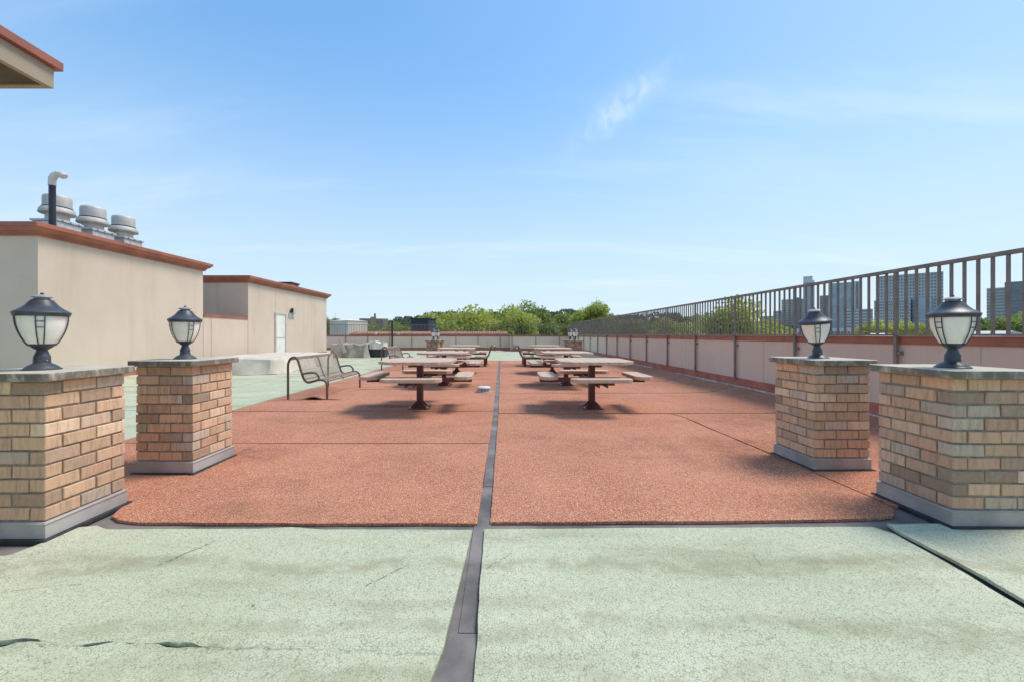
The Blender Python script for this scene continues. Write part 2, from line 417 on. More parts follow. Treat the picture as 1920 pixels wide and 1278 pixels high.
def glass(name, col, rough=.12):
    m, nt, b = new_mat(name); k = NT(nt); v = k.coord()
    c = k.mix(k.rng(k.noise(v, .12, 3), .3, .7), tuple(x*.7 for x in col), col)
    k.put(b.inputs['Base Color'], c); b.inputs['Roughness'].default_value = rough
    b.inputs['Specular IOR Level'].default_value = .8; return m
M['glass_blue'] = glass('blue_glass', (.38,.46,.52))
M['glass_green'] = glass('green_glass', (.30,.345,.32))
M['glass_dark'] = glass('dark_glass', (.18,.195,.21))
M['tower_grey'] = mat_simple('tower_grey', (.56,.54,.50), .7, .08, .1)
M['tower_white'] = mat_simple('tower_white', (.70,.67,.62), .7, .06, .1)
M['tower_beige'] = mat_simple('tower_beige', (.56,.47,.39), .8, .08, .1)
M['tower_slate'] = mat_simple('tower_slate', (.30,.305,.31), .6, .1, .1)
M['brick_red'] = mat_simple('far_brick', (.48,.30,.215), .9, .15, .2)
M['pale_metal'] = mat_simple('pale_cladding', (.82,.72,.58), .6, .06, .3)
M['dark_clad'] = mat_simple('dark_cladding', (.055,.055,.075), .6, .12, .3)

# ------------------------------------------------------------------ roof surface
def fl(x, y, h=CAMH):
    """photo pixel on the roof -> X, Y"""
    d = h * F / (y - VY)
    return ((x - VX) / F * d, d)

WALLX = 5.06
def zfun(x, y):
    z = .006 * mnoise.noise(Vector((x*.9, y*.9, 0))) + .003 * mnoise.noise(Vector((x*3, y*3, 5)))
    if y < 2.6: z += .010*math.exp(-((y-2.04-.06*math.sin(x*1.7+.5))/.07)**2)*(.4+mnoise.noise(Vector((x*1.1,3,0)))) + .008*math.exp(-((y-1.66-.05*math.sin(x*2.3))/.06)**2)
    if x > 4.3: z += min(.13, ((x - 4.3) / .76) ** 2 * .13)
    if x < -9.2: z += min(.16, ((-9.2 - x) / .75) ** 2 * .16)
    return z
def panel(name, poly, res, mat, parent, thick=.02, zoff=0, seed=0, warp=.006, zextra=None, dens=None):
    bm = bmesh.new()
    pts = []
    n = len(poly); dens = dens or res
    for i in range(n):
        a, b_ = Vector(poly[i]), Vector(poly[(i+1) % n])
        m_ = max(1, int((b_-a).length / dens))
        for j in range(m_): pts.append(a.lerp(b_, j/m_))
    bm.faces.new([bm.verts.new((p.x, p.y, 0)) for p in pts])
    bmesh.ops.triangulate(bm, faces=bm.faces[:])
    xs = [p.x for p in pts]; ys = [p.y for p in pts]
    for ax, lo, hi in ((0, min(xs), max(xs)), (1, min(ys), max(ys))):
        t = lo + res
        while t < hi - res*.3:
            co = (t,0,0) if ax == 0 else (0,t,0); no = (1,0,0) if ax == 0 else (0,1,0)
            bmesh.ops.bisect_plane(bm, geom=bm.verts[:]+bm.edges[:]+bm.faces[:], plane_co=co, plane_no=no, dist=1e-5)
            t += res
    for f in bm.faces:
        if f.normal.z < 0: f.normal_flip()
    for v in bm.verts:
        x, y = v.co.x, v.co.y
        w = Vector((x*2.3+seed*7.1, y*2.3, seed))
        v.co.x += warp * (mnoise.noise(w) + .6*mnoise.noise(w*4)); v.co.y += warp * (mnoise.noise(w + Vector((9,3,1))) + .6*mnoise.noise(w*4+Vector((5,1,2))))
        v.co.z = zoff + zfun(x, y) + (zextra(x, y) if zextra else 0)
    be = [e for e in bm.edges if e.is_boundary]
    bv = {v for e in be for v in e.verts}
    ret = bmesh.ops.extrude_edge_only(bm, edges=be)
    for g_ in ret['geom']:
        if isinstance(g_, bmesh.types.BMVert): g_.co.z -= thick
    for v in bv: v.co.z -= .002
    bmesh.ops.recalc_face_normals(bm, faces=bm.faces[:])
    me = bpy.data.meshes.new(name); bm.to_mesh(me); bm.free()
    me.materials.append(mat)
    me.polygons.foreach_set('use_smooth', [True]*len(me.polygons)); me.set_sharp_from_angle(angle=R(50))
    return link(name, me, parent)

GZ = -18.0
mb = MB(); mb.box(-26, WALLX+.3, -6, 34, GZ, -.05)
blk = mb.build('roof_slab', M['tower_beige']); blk['kind'] = 'structure'
roof = panel('roof_floor', [(-12,-5),(WALLX,-5),(WALLX,31.6),(-12,31.6)], .5, M['membrane'], None, .02, -.024, 1, 0)
roof['kind'] = 'structure'
sid = [10]
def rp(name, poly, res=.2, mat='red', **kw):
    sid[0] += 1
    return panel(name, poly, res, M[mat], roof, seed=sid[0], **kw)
G = .015   # half a seam
def rect(x0, x1, y0, y1): return [(x0+G,y0+G),(x1-G,y0+G),(x1-G,y1-G),(x0+G,y1-G)]

# torn, lifted mat round the near bench feet
def lift(x, y):
    s = 0
    for cx, cy, rx, ry, h in ((-3.52,7.50,.16,.10,.075), (-3.72,8.75,.30,.42,.07), (-3.12,7.50,.12,.06,.04)):
        d = ((x-cx)/rx)**2 + ((y-cy)/ry)**2
        s += h * math.exp(-d)
    return s
# left red mats
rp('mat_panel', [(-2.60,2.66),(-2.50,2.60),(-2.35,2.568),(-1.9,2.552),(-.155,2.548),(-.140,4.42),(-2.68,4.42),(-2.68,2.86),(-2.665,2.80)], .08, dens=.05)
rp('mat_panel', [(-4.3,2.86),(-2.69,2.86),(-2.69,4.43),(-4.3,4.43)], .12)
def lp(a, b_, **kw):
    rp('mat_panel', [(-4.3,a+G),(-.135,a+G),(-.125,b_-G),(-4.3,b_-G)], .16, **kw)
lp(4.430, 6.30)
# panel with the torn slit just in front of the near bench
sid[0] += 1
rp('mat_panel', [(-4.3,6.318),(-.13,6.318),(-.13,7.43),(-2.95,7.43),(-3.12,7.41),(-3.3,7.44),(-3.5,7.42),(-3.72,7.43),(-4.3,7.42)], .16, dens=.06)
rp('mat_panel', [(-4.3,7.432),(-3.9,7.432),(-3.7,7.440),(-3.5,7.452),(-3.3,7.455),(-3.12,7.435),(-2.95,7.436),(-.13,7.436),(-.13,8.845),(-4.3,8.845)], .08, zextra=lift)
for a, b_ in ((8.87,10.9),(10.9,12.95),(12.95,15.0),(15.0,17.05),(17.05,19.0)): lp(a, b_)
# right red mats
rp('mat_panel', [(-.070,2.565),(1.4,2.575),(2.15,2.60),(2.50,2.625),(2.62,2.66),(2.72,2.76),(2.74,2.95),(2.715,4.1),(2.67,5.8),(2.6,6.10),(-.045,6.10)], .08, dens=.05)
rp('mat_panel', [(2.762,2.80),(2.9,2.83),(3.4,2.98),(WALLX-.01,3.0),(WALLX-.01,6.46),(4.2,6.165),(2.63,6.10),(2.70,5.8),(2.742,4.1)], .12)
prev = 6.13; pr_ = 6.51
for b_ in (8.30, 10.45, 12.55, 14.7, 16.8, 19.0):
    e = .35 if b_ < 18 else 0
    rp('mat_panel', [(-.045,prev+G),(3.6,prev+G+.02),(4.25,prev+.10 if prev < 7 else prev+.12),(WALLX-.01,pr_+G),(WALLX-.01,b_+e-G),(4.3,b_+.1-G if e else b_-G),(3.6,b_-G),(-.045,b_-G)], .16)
    prev = b_; pr_ = b_ + e
rp('gap_shade_sheet', [(-4.31,2.75),(-.17,2.75),(-.17,19.0),(-4.31,19.0)], .16, 'bitumen', thick=.002, zoff=-.019, warp=0)  # black sheets added below the mats so the seam gaps look shaded
rp('gap_shade_sheet', [(-.02,2.75),(WALLX-.02,3.05),(WALLX-.02,19.0),(-.02,19.0)], .16, 'bitumen', thick=.002, zoff=-.019, warp=0)
# green sheets
XL = -11.9
crack = [(-2.75,1.530),(-2.2,1.548),(-2.06,1.536),(-1.95,1.540),(-1.88,1.558),(-1.82,1.560),(-1.77,1.534),(-1.72,1.524),(-1.66,1.530),(-1.60,1.548),(-1.54,1.562),(-1.50,1.558),(-1.46,1.576),(-1.42,1.572),(-1.40,1.542),(-1.36,1.538),(-1.30,1.548),(-1.25,1.541),(-1.2,1.546),(-1.1,1.538),(-.222,1.536)]
gapw = [.012,.016,.009,.018,.024,.014,.008,.016,.020,.018,.010,.006,.022,.014,.006,.012,.013,.008,.005,.0006,.0004]
top = [(x, y+w/2) for (x,y),w in zip(crack, gapw)]
bot = [(x, y-w/2) for (x,y),w in zip(crack, gapw)]
def crk_up(x, y):
    d = y - 1.545
    if x > -1.2: return 0
    return .012*math.exp(-(d/.05)**2)*(.0 if d < 0 else 1)*(.55+.45*math.sin(x*9))
rp('green_sheet', [(-6,1.53)] + top + [(-.185,2.35),(-.178,2.462),(-1.1,2.47),(-1.32,2.50),(-1.5,2.475),(-2.45,2.475),(-2.56,2.52),(-2.655,2.50),(-2.66,2.35),(-2.70,2.18),(-2.9,2.15),(-6,2.15)], .06, 'green', dens=.03, zextra=crk_up, warp=.0008)
rp('green_sheet', [(-6,-4),(-.36,-4),(-.275,1.2)] + bot[::-1] + [(-6,1.515)], .08, 'green', dens=.04, zextra=crk_up, warp=.0008)
rp('green_sheet', [(-.075,-4),(2.24,-4),(2.26,1.5),(2.36,2.1),(2.38,2.42),(2.33,2.50),(-.105,2.475),(-.10,1.8)], .08, 'green', dens=.05)
def edge_up(x, y): return .018*math.exp(-((x-2.36)/.10)**2)
rp('green_sheet', [(2.29,-4),(WALLX-.02,-4),(WALLX-.02,2.97),(3.4,2.96),(2.80,2.55),(2.45,2.53),(2.415,2.42),(2.39,2.1),(2.305,1.5)], .08, 'green', dens=.05, zextra=edge_up)
for x0, x1 in ((-11.95,-8.2),(-8.2,-6.2),(-6.2,-4.315)):
    ys = [2.6, 6.4, 10.3, 14.2, 18.2, 22.5, 31.5] if x0 > -7 else [2.4, 5.6, 9.3, 13.2, 17.0, 22.5, 31.5]
    for a, b_ in zip(ys[:-1], ys[1:]): rp('green_sheet', rect(x0, x1, a, b_), .3, 'green')
for x0, x1 in ((-4.3,-1.1),(-1.1,1.9),(1.9,5.04)):
    for a, b_ in ((19.03,22.5),(22.5,26),(26,31.5)): rp('green_sheet', rect(x0, x1, a, b_), .4, 'green')
rp('gap_shade_sheet', [(-2.9,1.46),(-1.15,1.46),(-1.15,1.64),(-2.9,1.64)], .1, 'bitumen', thick=.002, zoff=-.018, warp=0)  # black patch added below the crack to shade its gap
# cover strip laps in the middle gutter
mb = MB(); mb.box(-.262,-.082,-4,1.62,-.018,-.0125)
rp_strip = mb.build('seam_strip', M['membrane'], roof)
mb = MB(); mb.box(-.175,-.066,1.63,3.2,-.020,-.0165); mb.build('seam_strip', M['membrane'], roof)
mb = MB(); mb.box(-.145,-.04,3.21,13.4,-.0205,-.0165); mb.build('seam_strip', M['membrane'], roof)

# ------------------------------------------------------------------ brick pillars
def brick_mesh(i):
    r_ = random.Random(100+i); bm = bmesh.new()
    bmesh.ops.create_cube(bm, size=1)
    for v in bm.verts:
        v.co = Vector((v.co.x*.195, v.co.y*.09, v.co.z*.0705)) + Vector((r_.uniform(-1,1)*.0018, r_.uniform(-1,1)*.0015, r_.uniform(-1,1)*.0018))
    bmesh.ops.bevel(bm, geom=bm.edges[:], offset=.0035, segments=1, affect='EDGES')
    me = bpy.data.meshes.new('brick'); bm.to_mesh(me); bm.free(); me.materials.append(M['brick'])
    return me
BR = [brick_mesh(i) for i in range(8)]
PALX = 1.22
PAL = [(.58,.365,.215)]*8 + [(.60,.37,.225)]*5 + [(.66,.455,.295)]*4 + [(.43,.28,.18)]*4 + [(.47,.36,.26)]*3 + [(.33,.225,.15)]*2 + [(.53,.31,.19)]*3
S = .50; ROWH = .0824; BZ = .107
def pillar(loc, label, near=True, seed=0, rz=0):
    t = thing('brick_pillar', label, 'pillar', loc, rz, 'brick lamp pillars on the roof deck')
    mb = MB(); mb.box(-S/2+.010,S/2-.010,-S/2+.010,S/2-.010,-.02,.935); mb.build('mortar_core', M['mortar'], t)
    mb = MB()
    o_ = S/2+.009
    mb.prism([(-o_,-o_),(o_,-o_),(o_,o_),(-o_,o_)], -.02, BZ-.004)
    mb.prism([(-o_-.006,-o_-.006),(o_+.006,-o_-.006),(o_+.006,o_+.006),(-o_-.006,o_+.006)], BZ-.016, BZ-.009)
    mb.build('base_flashing', M['flashing'], t, bevel=.004)
    mb = MB(); e_ = o_+.022; mb.prism([(-e_,-e_),(e_,-e_),(e_,e_),(-e_,e_)], -.02, .009); mb.build('sealant', M['bitumen'], t, bevel=.006)
    mb = MB(); c_ = .298; q = .022
    mb.prism([(-c_+q,-c_),(c_-q,-c_),(c_,-c_+q),(c_,c_-q),(c_-q,c_),(-c_+q,c_),(-c_,c_-q),(-c_,-c_+q)], .931, .981)
    mb.build('concrete_cap', M['cap'], t, bevel=.006)
    L, W = .195, .09; pitch = (S-W)/2
    r_ = random.Random(seed)
    far = MB()
    for row in range(10):
        z = BZ + ROWH*(row+.5)
        for sd in range(4):
            for j in range(2):
                x = -S/2 + L/2 + pitch*j; y = -S/2 + W/2
                if row % 2: x = -x
                a = sd*PI/2; p = Matrix.Rotation(a, 3, 'Z') @ Vector((x, y, 0))
                if near:
                    o = link('brick', BR[r_.randrange(8)], t)
                    out = Matrix.Rotation(a, 3, 'Z') @ Vector((0, -r_.uniform(-.002,.003), 0))
                    o.location = (p.x+out.x, p.y+out.y, z + r_.uniform(-.0015,.0015))
                    o.rotation_euler = (r_.gauss(0,.006), r_.gauss(0,.006), a + (PI if r_.random() < .5 else 0))
                    cc = PAL[r_.randrange(len(PAL))]; j_ = PALX*r_.uniform(.86,1.12)
                    o.color = (cc[0]*j_, cc[1]*j_, cc[2]*j_, 1)
                elif sd % 2 == 0: far.box(p.x-L/2,p.x+L/2,p.y-W/2,p.y+W/2,z-.035,z+.035)
                else: far.box(p.x-W/2,p.x+W/2,p.y-L/2,p.y+L/2,z-.035,z+.035)
    if not near: stuff(far.build('bricks', M['brick_far'], t))
    return t
PIL = [((-2.935,2.59),'front left brick lamp pillar, nearest on the left and cut by the frame',1),
       ((-2.930,3.715),'second brick lamp pillar on the left, just behind the front left one',1),
       ((3.085,2.745),'front right brick lamp pillar, nearest on the right and cut by the frame',1),
       ((3.035,3.80),'second brick lamp pillar on the right, with the tilted lamp on it',1),
       ((-2.935,17.2),'far left brick lamp pillar, nearer of the distant left pair',0),
       ((-2.935,18.45),'far left brick lamp pillar, rear one of the distant left pair',0),
       ((3.06,16.5),'far right brick lamp pillar, nearer of the distant right pair',0),
       ((3.06,17.65),'far right brick lamp pillar, rear one of the distant right pair',0)]
for i, (p, lab, near) in enumerate(PIL): pillar((p[0], p[1], 0), lab, bool(near), 40+i, R((.6,-.5,-.8,.7,0,0,0,0)[i]))

# ------------------------------------------------------------------ post lamps
def glass_r(t):   # t 0 bottom..1 top
    return .055 + (.113-.055) * math.sin(t*PI/2)**.8
GZ0, GZ1 = .152, .338
def make_lamp():
    t = thing('post_lamp', 'x', 'lamp', (0,0,0), 0, 'post lamps on the brick pillars')
    mb = MB(); mb.lathe([(.090,0),(.090,.006),(.080,.012),(.074,.020),(.068,.024),(.058,.032),(.046,.038),(.0395,.045),(.0385,.085),(.0375,.088),(.033,.098),(.026,.120),(.024,.128)], 32)
    base = mb.build('base', M['lamp_black'], t, 35)
    for a in (-2.0, -.2, 1.6):
        m2 = MB(); m2.tube([(.039*math.cos(a),.039*math.sin(a),.06),(.044*math.cos(a),.044*math.sin(a),.06)], .004, 6); m2.build('screw', M['bolt'], base)
    mb = MB(); mb.lathe([(.024,.124),(.034,.130),(.048,.143),(.058,.154),(.060,.158),(.060,.163),(.056,.163)], 32); mb.build('bowl', M['lamp_black'], t, 35)
    mb = MB(); mb.lathe([(glass_r(i/12)-.004, GZ0+(GZ1-GZ0)*i/12) for i in range(13)], 36); mb.build('globe', M['globe'], t, 60)
    for q in range(4):
        for d in (-.17, .17):
            a = q*PI/2 + PI/4 + d
            path = [((glass_r(i/10)+.003)*math.cos(a), (glass_r(i/10)+.003)*math.sin(a), GZ0+(GZ1-GZ0)*i/10) for i in range(11)]
            mb = MB(); mb.tube(path, .0032, 6); mb.build('rib', M['lamp_black'], t, 60)
        for tt in (.62, .82):
            rr_ = glass_r(tt)+.003; z = GZ0+(GZ1-GZ0)*tt
            mb = MB(); mb.tube([(rr_*math.cos(q*PI/2+PI/4+d), rr_*math.sin(q*PI/2+PI/4+d), z) for d in (-.17,0,.17)], .0028, 6); mb.build('crossbar', M['lamp_black'], t, 60)
    mb = MB(); mb.lathe([(.108,.336),(.124,.337),(.126,.341),(.126,.350),(.130,.353),(.130,.361),(.126,.366),(.112,.375),(.092,.389),(.074,.407),(.060,.427),(.050,.441),(.040,.444),(.038,.447)], 40)
    hood = mb.build('hood', M['lamp_black'], t, 35)
    mb = MB(); mb.lathe([(.036,.444),(.036,.455),(.051,.457),(.050,.461),(.040,.468),(.026,.473),(.012,.4755)], 32); mb.build('vent_cap', M['lamp_cap'], hood, 35)
    mb = MB(); mb.lathe([(.0085,.474),(.0085,.486),(.007,.488)], 12); mb.build('finial', M['lamp_black'], hood, 35)
    return t
lamp0 = make_lamp()
LAMPS = [((-2.935,2.545),0,0,'charcoal post lamp on the nearest left brick pillar'),
         ((-2.930,3.69),.3,0,'charcoal post lamp on the second left brick pillar'),
         ((3.06,2.70),.9,0,'charcoal post lamp on the nearest right brick pillar'),
         ((3.02,3.80),.25,1,'tilted charcoal post lamp on the second right brick pillar'),
         ((-2.935,17.2),.2,0,'small distant post lamp on the nearer far left pillar'),
         ((-2.935,18.45),.5,0,'small distant post lamp on the rear far left pillar'),
         ((3.06,16.5),.8,0,'small distant post lamp on the nearer far right pillar'),
         ((3.06,17.65),.1,0,'small distant post lamp on the rear far right pillar')]
for i, (p, rz, tilt, lab) in enumerate(LAMPS):
    o = lamp0 if i == 0 else copy_tree(lamp0)
    o.location = (p[0], p[1], .981); o['label'] = lab
    o.rotation_euler = (R(2) if tilt else 0, R(-8) if tilt else R((0,0,0,0,1,-1,1,0)[i]), rz)
    if tilt: o.location.z = .975

# ------------------------------------------------------------------ picnic tables
def oct_poly(hx, hy, c):
    return [(-hx+c,-hy),(hx-c,-hy),(hx,-hy+c),(hx,hy-c),(hx-c,hy),(-hx+c,hy),(-hx,hy-c),(-hx,-hy+c)]
def clip_x(poly, x0, x1):
    def cut(pts, xc, keep):
        out = []
        for i in range(len(pts)):
            a, b_ = pts[i], pts[(i+1) % len(pts)]
            ia, ib = keep(a[0]), keep(b_[0])
            if ia: out.append(a)
            if ia != ib:
                t_ = (xc-a[0])/(b_[0]-a[0]); out.append((xc, a[1]+t_*(b_[1]-a[1])))
        return out
    return cut(cut(poly, x0, lambda x: x >= x0), x1, lambda x: x <= x1)
T, SH = .79, .555
def make_table():
    t = thing('picnic_table', 'x', 'table', (0,0,0), 0, 'pedestal picnic tables in two rows')
    mb = MB(); mb.box(-.05,.05,-.05,.05,.0,T-.05); mb.build('post', M['table_steel'], t, bevel=.006)
    mb = MB(); mb.box(-.165,.165,-.165,.165,0,.014)
    for a in range(4):
        mb2 = [(.05,.0,.014),(.15,.0,.014),(.05,.0,.12)]
        rot = Matrix.Rotation(a*PI/2+PI/4*0, 3, 'Z')
        vs = [rot @ Vector((x, s_*.006, z)) for s_ in (-1,1) for x,_,z in mb2]
        mb.add(vs, [(0,1,2),(5,4,3),(0,3,4,1),(1,4,5,2),(2,5,3,0)])
    vs = [(-.125,-.125,.014),(.125,-.125,.014),(.125,.125,.014),(-.125,.125,.014),(-.052,-.052,.085),(.052,-.052,.085),(.052,.052,.085),(-.052,.052,.085)]
    mb.add(vs, [(0,1,5,4),(1,2,6,5),(2,3,7,6),(3,0,4,7)])
    bp = mb.build('base_plate', M['table_steel'], t)
    for sx in (-1,1):
        for sy in (-1,1):
            m2 = MB(); m2.lathe([(.022,.014),(.022,.02),(.013,.021),(.013,.036),(.006,.037),(.006,.05)], 6, sx*.14, sy*.14); m2.build('bolt', M['bolt'], bp)
    # seat arms: a pair of beams bolted to the post sides
    za, zb = SH-.125, SH-.06
    mb = MB(); mb.box(-.86,.86,.051,.071,za,zb); mb.build('arm', M['table_steel'], t, bevel=.003)
    mb = MB(); mb.box(-.86,.86,-.071,-.051,za,zb); mb.build('arm', M['table_steel'], t, bevel=.003)
    mb = MB(); mb.box(.051,.071,-.83,-.073,za,zb); mb.box(.051,.071,.073,.83,za,zb); mb.build('arm', M['table_steel'], t, bevel=.003)
    mb = MB(); mb.box(-.071,-.051,-.83,-.073,za,zb); mb.box(-.071,-.051,.073,.83,za,zb); mb.build('arm', M['table_steel'], t, bevel=.003)
    for sx in (-1,1):
        m2 = MB(); m2.tube([(sx*.02,-.071,(za+zb)/2),(sx*.02,-.086,(za+zb)/2)], .012, 6); m2.build('bolt', M['bolt'], t)
    mb = MB(); mb.box(-.40,.40,-.035,.035,T-.075,T-.047); mb.box(-.035,.035,-.42,-.037,T-.074,T-.048); mb.box(-.035,.035,.037,.42,T-.074,T-.048)
    tf = mb.build('top_frame', M['table_steel'], t)
    poly = oct_poly(.575, .60, .20); n = 8
    for i in range(n):
        x0 = -.575 + 1.15*i/n; x1 = x0 + 1.15/n
        mb = MB(); mb.prism(clip_x(poly, x0+.0015, x1-.0015), T-.046, T); mb.build('plank', M['plank'], tf, bevel=.004)
    for q in range(4):
        if q % 2: hx, hy, cx, cy = .14, .45, (.74 if q == 1 else -.74), 0
        else: hx, hy, cx, cy = .45, .14, 0, (-.70 if q == 0 else .70)
        mb = MB(); mb.prism(oct_poly(hx, hy, .075), SH-.055, SH); st = mb.build('seat', M['plank'], t, bevel=.008)
        st.location = (cx, cy, 0)
        mb = MB()
        if q % 2: mb.box(-.10,.10,-.17,.17,SH-.0595,SH-.056); mb.box(-.03,.03,-.2,.2,SH-.10,SH-.06)
        else: mb.box(-.19,.19,-.10,.10,SH-.0595,SH-.056); mb.box(-.19,.19,-.03,.03,SH-.10,SH-.06)
        mb.build('bracket', M['table_steel'], st)
    return t
tab0 = make_table()
TB = [((-1.35,6.62),'nearest picnic table of the left row'), ((-1.38,9.62),'second picnic table of the left row'),
      ((-1.42,12.7),'third picnic table of the left row'), ((-1.45,15.7),'farthest picnic table of the left row'),
      ((1.50,6.62),'nearest picnic table of the right row'), ((1.56,9.62),'second picnic table of the right row'),
      ((1.62,12.7),'third picnic table of the right row'), ((1.70,15.7),'farthest picnic table of the right row')]
for i, (p, lab) in enumerate(TB):
    o = tab0 if i == 0 else copy_tree(tab0)
    o.location = (p[0], p[1], .004); o['label'] = lab + ', tan top and seats on a brown post'
    o.rotation_euler = (0, 0, R((.8,-1.2,1,0,-1,1.3,-.6,.8)[i]))

# ------------------------------------------------------------------ benches
def smooth_path(pts, n=6):
    P = [Vector(p) for p in pts]; out = []
    for i in range(len(P)-1):
        p0, p1, p2, p3 = P[max(i-1,0)], P[i], P[i+1], P[min(i+2,len(P)-1)]
        for j in range(n):
            t_ = j/n
            out.append(.5*((2*p1)+(-p0+p2)*t_+(2*p0-5*p1+4*p2-p3)*t_*t_+(-p0+3*p1-3*p2+p3)*t_**3))
    out.append(P[-1]); return out
# side profile, x forward, z up (back post at x=0)
PROF_POST = [(0,0),(0,.3),(0,.62),(.012,.70),(.05,.765),(.105,.792),(.155,.775),(.19,.715)]
PROF_SEAT = [(.19,.715),(.225,.60),(.265,.47),(.30,.385),(.345,.335),(.40,.325),(.48,.345),(.56,.368),(.625,.372)]
PROF_FRONT = [(.625,.372),(.68,.355),(.715,.315),(.728,.25),(.73,.12),(.73,0)]
def make_bench(ped=False, length=1.72):
    t = thing('wire_bench', 'x', 'bench', (0,0,0), 0, 'brown wire benches')
    full = PROF_POST + PROF_SEAT[1:] + PROF_FRONT[1:]
    if ped: full = [(.035,.60),(.012,.68),(.05,.765),(.105,.792),(.155,.775),(.19,.715)] + PROF_SEAT[1:] + [(.68,.36),(.715,.33),(.725,.29)]
    path = smooth_path([(x,0,z) for x,z in full], 4)
    for y in (0, length):
        mb = MB(); mb.tube([(p.x, y, p.z) for p in path], .0215 if not ped else .018, 10); mb.build('side_frame', M['bench'], t, 60)
        if not ped or True:
            arm = smooth_path([(.262,y,.48),(.36,y,.497),(.46,y,.508),(.53,y,.487),(.57,y,.435),(.575,y,.372)], 5)
            if not ped:
                mb = MB(); mb.tube(arm, .0185, 10); mb.build('armrest', M['bench'], t, 60)
    if ped:
        for y in (.28, length-.28):
            mb = MB(); mb.box(.36,.46,y-.045,y+.045,0,.30); mb.box(.31,.53,y-.05,y+.05,.30,.322); mb.box(.30,.52,y-.11,y+.11,0,.01); mb.build('pedestal', M['table_steel'], t)
    wires = [p for p in smooth_path([(x,0,z) for x,z in ([(.03,.745),(.05,.765),(.105,.792),(.155,.775),(.19,.715)] + PROF_SEAT[1:] + [(.68,.355),(.712,.318)])], 3)]
    mb = MB(); n = 40
    for i in range(1, n):
        y = length*i/n
        mb.tube([(p.x, y, p.z) for p in wires], .0048, 5)
    stuff(mb.build('wire_rods', M['bench_wire'], t, 60))
    for (x, z) in ((.03,.742),(.30,.378),(.70,.335)):
        mb = MB(); mb.tube([(x,0,z),(x,length,z)], .009, 6); mb.build('cross_rod', M['bench'], t, 60)
    mb = MB(); mb.tube([(p.x-.012, length*.5, p.z-.012) for p in wires], .014, 8); mb.build('middle_strap', M['bench'], t, 60)
    return t
b0 = make_bench()
b0.location = (-3.985, 7.44, -.002); b0['label'] = 'near brown wire bench with armrests beside the torn red mat'
b1 = copy_tree(b0); b1.location = (-4.12, 13.7, -.002); b1['label'] = 'far brown wire bench with armrests at the left edge of the red mat'
p0 = make_bench(True)
p0.location = (.50, 15.1, 0); p0['label'] = 'low pedestal wire bench right of the centre seam, facing right'
p1 = copy_tree(p0); p1.location = (-.22, 15.1 + 1.72, 0); p1.rotation_euler = (0,0,PI); p1['label'] = 'low pedestal wire bench left of the centre seam, facing left'

# ------------------------------------------------------------------ roof drain
dr = thing('roof_drain', 'round pale strainer dome of a roof drain left of the centre seam', 'drain', (-.37, 8.45, .0))
mb = MB(); mb.lathe([(.165,-.01),(.165,.012),(.150,.018)], 32); mb.build('flange', M['flashing'], dr, 40)
mb = MB(); mb.lathe([(.135,.012),(.135,.018),(.128,.02)], 32); mb.lathe([(.146,.088),(.146,.10),(.136,.112),(.11,.120),(.05,.124)], 32); mb.build('dome', M['pvc'], dr, 40)
for i in range(28):
    a = 2*PI*i/28; mb = MB(); mb.tube([(.138*math.cos(a),.138*math.sin(a),.016),(.141*math.cos(a),.141*math.sin(a),.09)], .0075, 5); mb.build('rib', M['pvc'], dr)
mb = MB(); mb.lathe([(.10,.0),(.10,.085)], 16); mb.build('inner_cup', M['black'], dr)

# ------------------------------------------------------------------ parapets and railings
def parapet_right():
    t = thing('parapet_wall', 'long rose stucco parapet wall with red coping along the right side', 'wall', (WALLX,0,0))
    mb = MB(); mb.box(0,.26,-4.9,29.5,-.02,1.10); mb.build('wall_panel', M['stucco_pink'], t)
    y = -4.9
    for y0 in range(-4, 30, 4):
        mb = MB(); mb.box(-.022,.29,y0-.9+.004,min(y0+3.1,29.5)-.004,1.085,1.185); mb.build('coping', M['red_metal'], t, bevel=.006)
    mb = MB(); mb.add([(-.012,-4.9,.12),(-.012,29.4,.12),(-.012,29.4,.285),(-.012,-4.9,.285),(0.0,-4.9,.295),(0.0,29.4,.295)], [(0,1,2,3),(3,2,5,4)]); 
    mb.box(-.011,.001,-4.9,29.4,.0,.28); mb.build('base_flashing', M['red_base'], t)
    cj = random.Random(4); y = 2.9
    while y < 27:
        ln = cj.uniform(.5,1.6); w = cj.uniform(.02,.05)
        if cj.random() < .85:
            mb = MB(); mb.box(-.012-w,-.010,y,y+ln,.095,.130+cj.uniform(-.004,.006)); mb.build('caulk_bead', M['caulk'], t, bevel=.01)
        y += ln + .02
    for y0 in (4.2,7.68,11.18,14.66):
        mb = MB(); mb.box(-.002,.01,y0-.006,y0+.006,.29,1.08); mb.build('joint', M['joint'], t)
    return t
parapet_right()
mbal = MB(); mbal.box(-.0112,.0112,-.0112,.0112,0,.787)
MBAL = mbal.mesh('baluster'); MBAL.materials.append(M['rail'])
mpst = MB(); mpst.box(-.018,.018,-.018,.018,.26,1.992)
MPST = mpst.mesh('post'); MPST.materials.append(M['rail'])
mbrk = MB(); mbrk.box(-.012,.055,-.052,-.024,.955,1.0); MBRK = mbrk.mesh('bracket'); MBRK.materials.append(M['rail'])
rail = thing('metal_railing', 'bronze metal railing of square bars on the long right parapet', 'railing', (WALLX-.045,0,0))
mb = MB(); mb.box(-.022,.022,-1.9,29.3,1.992,2.036); mb.build('top_rail', M['rail'], rail, bevel=.004)
mb = MB(); mb.box(-.018,.018,-1.9,29.3,1.188,1.212); mb.build('bottom_rail', M['rail'], rail, bevel=.003)
P0, PP = 5.06, 1.745
farb = MB()
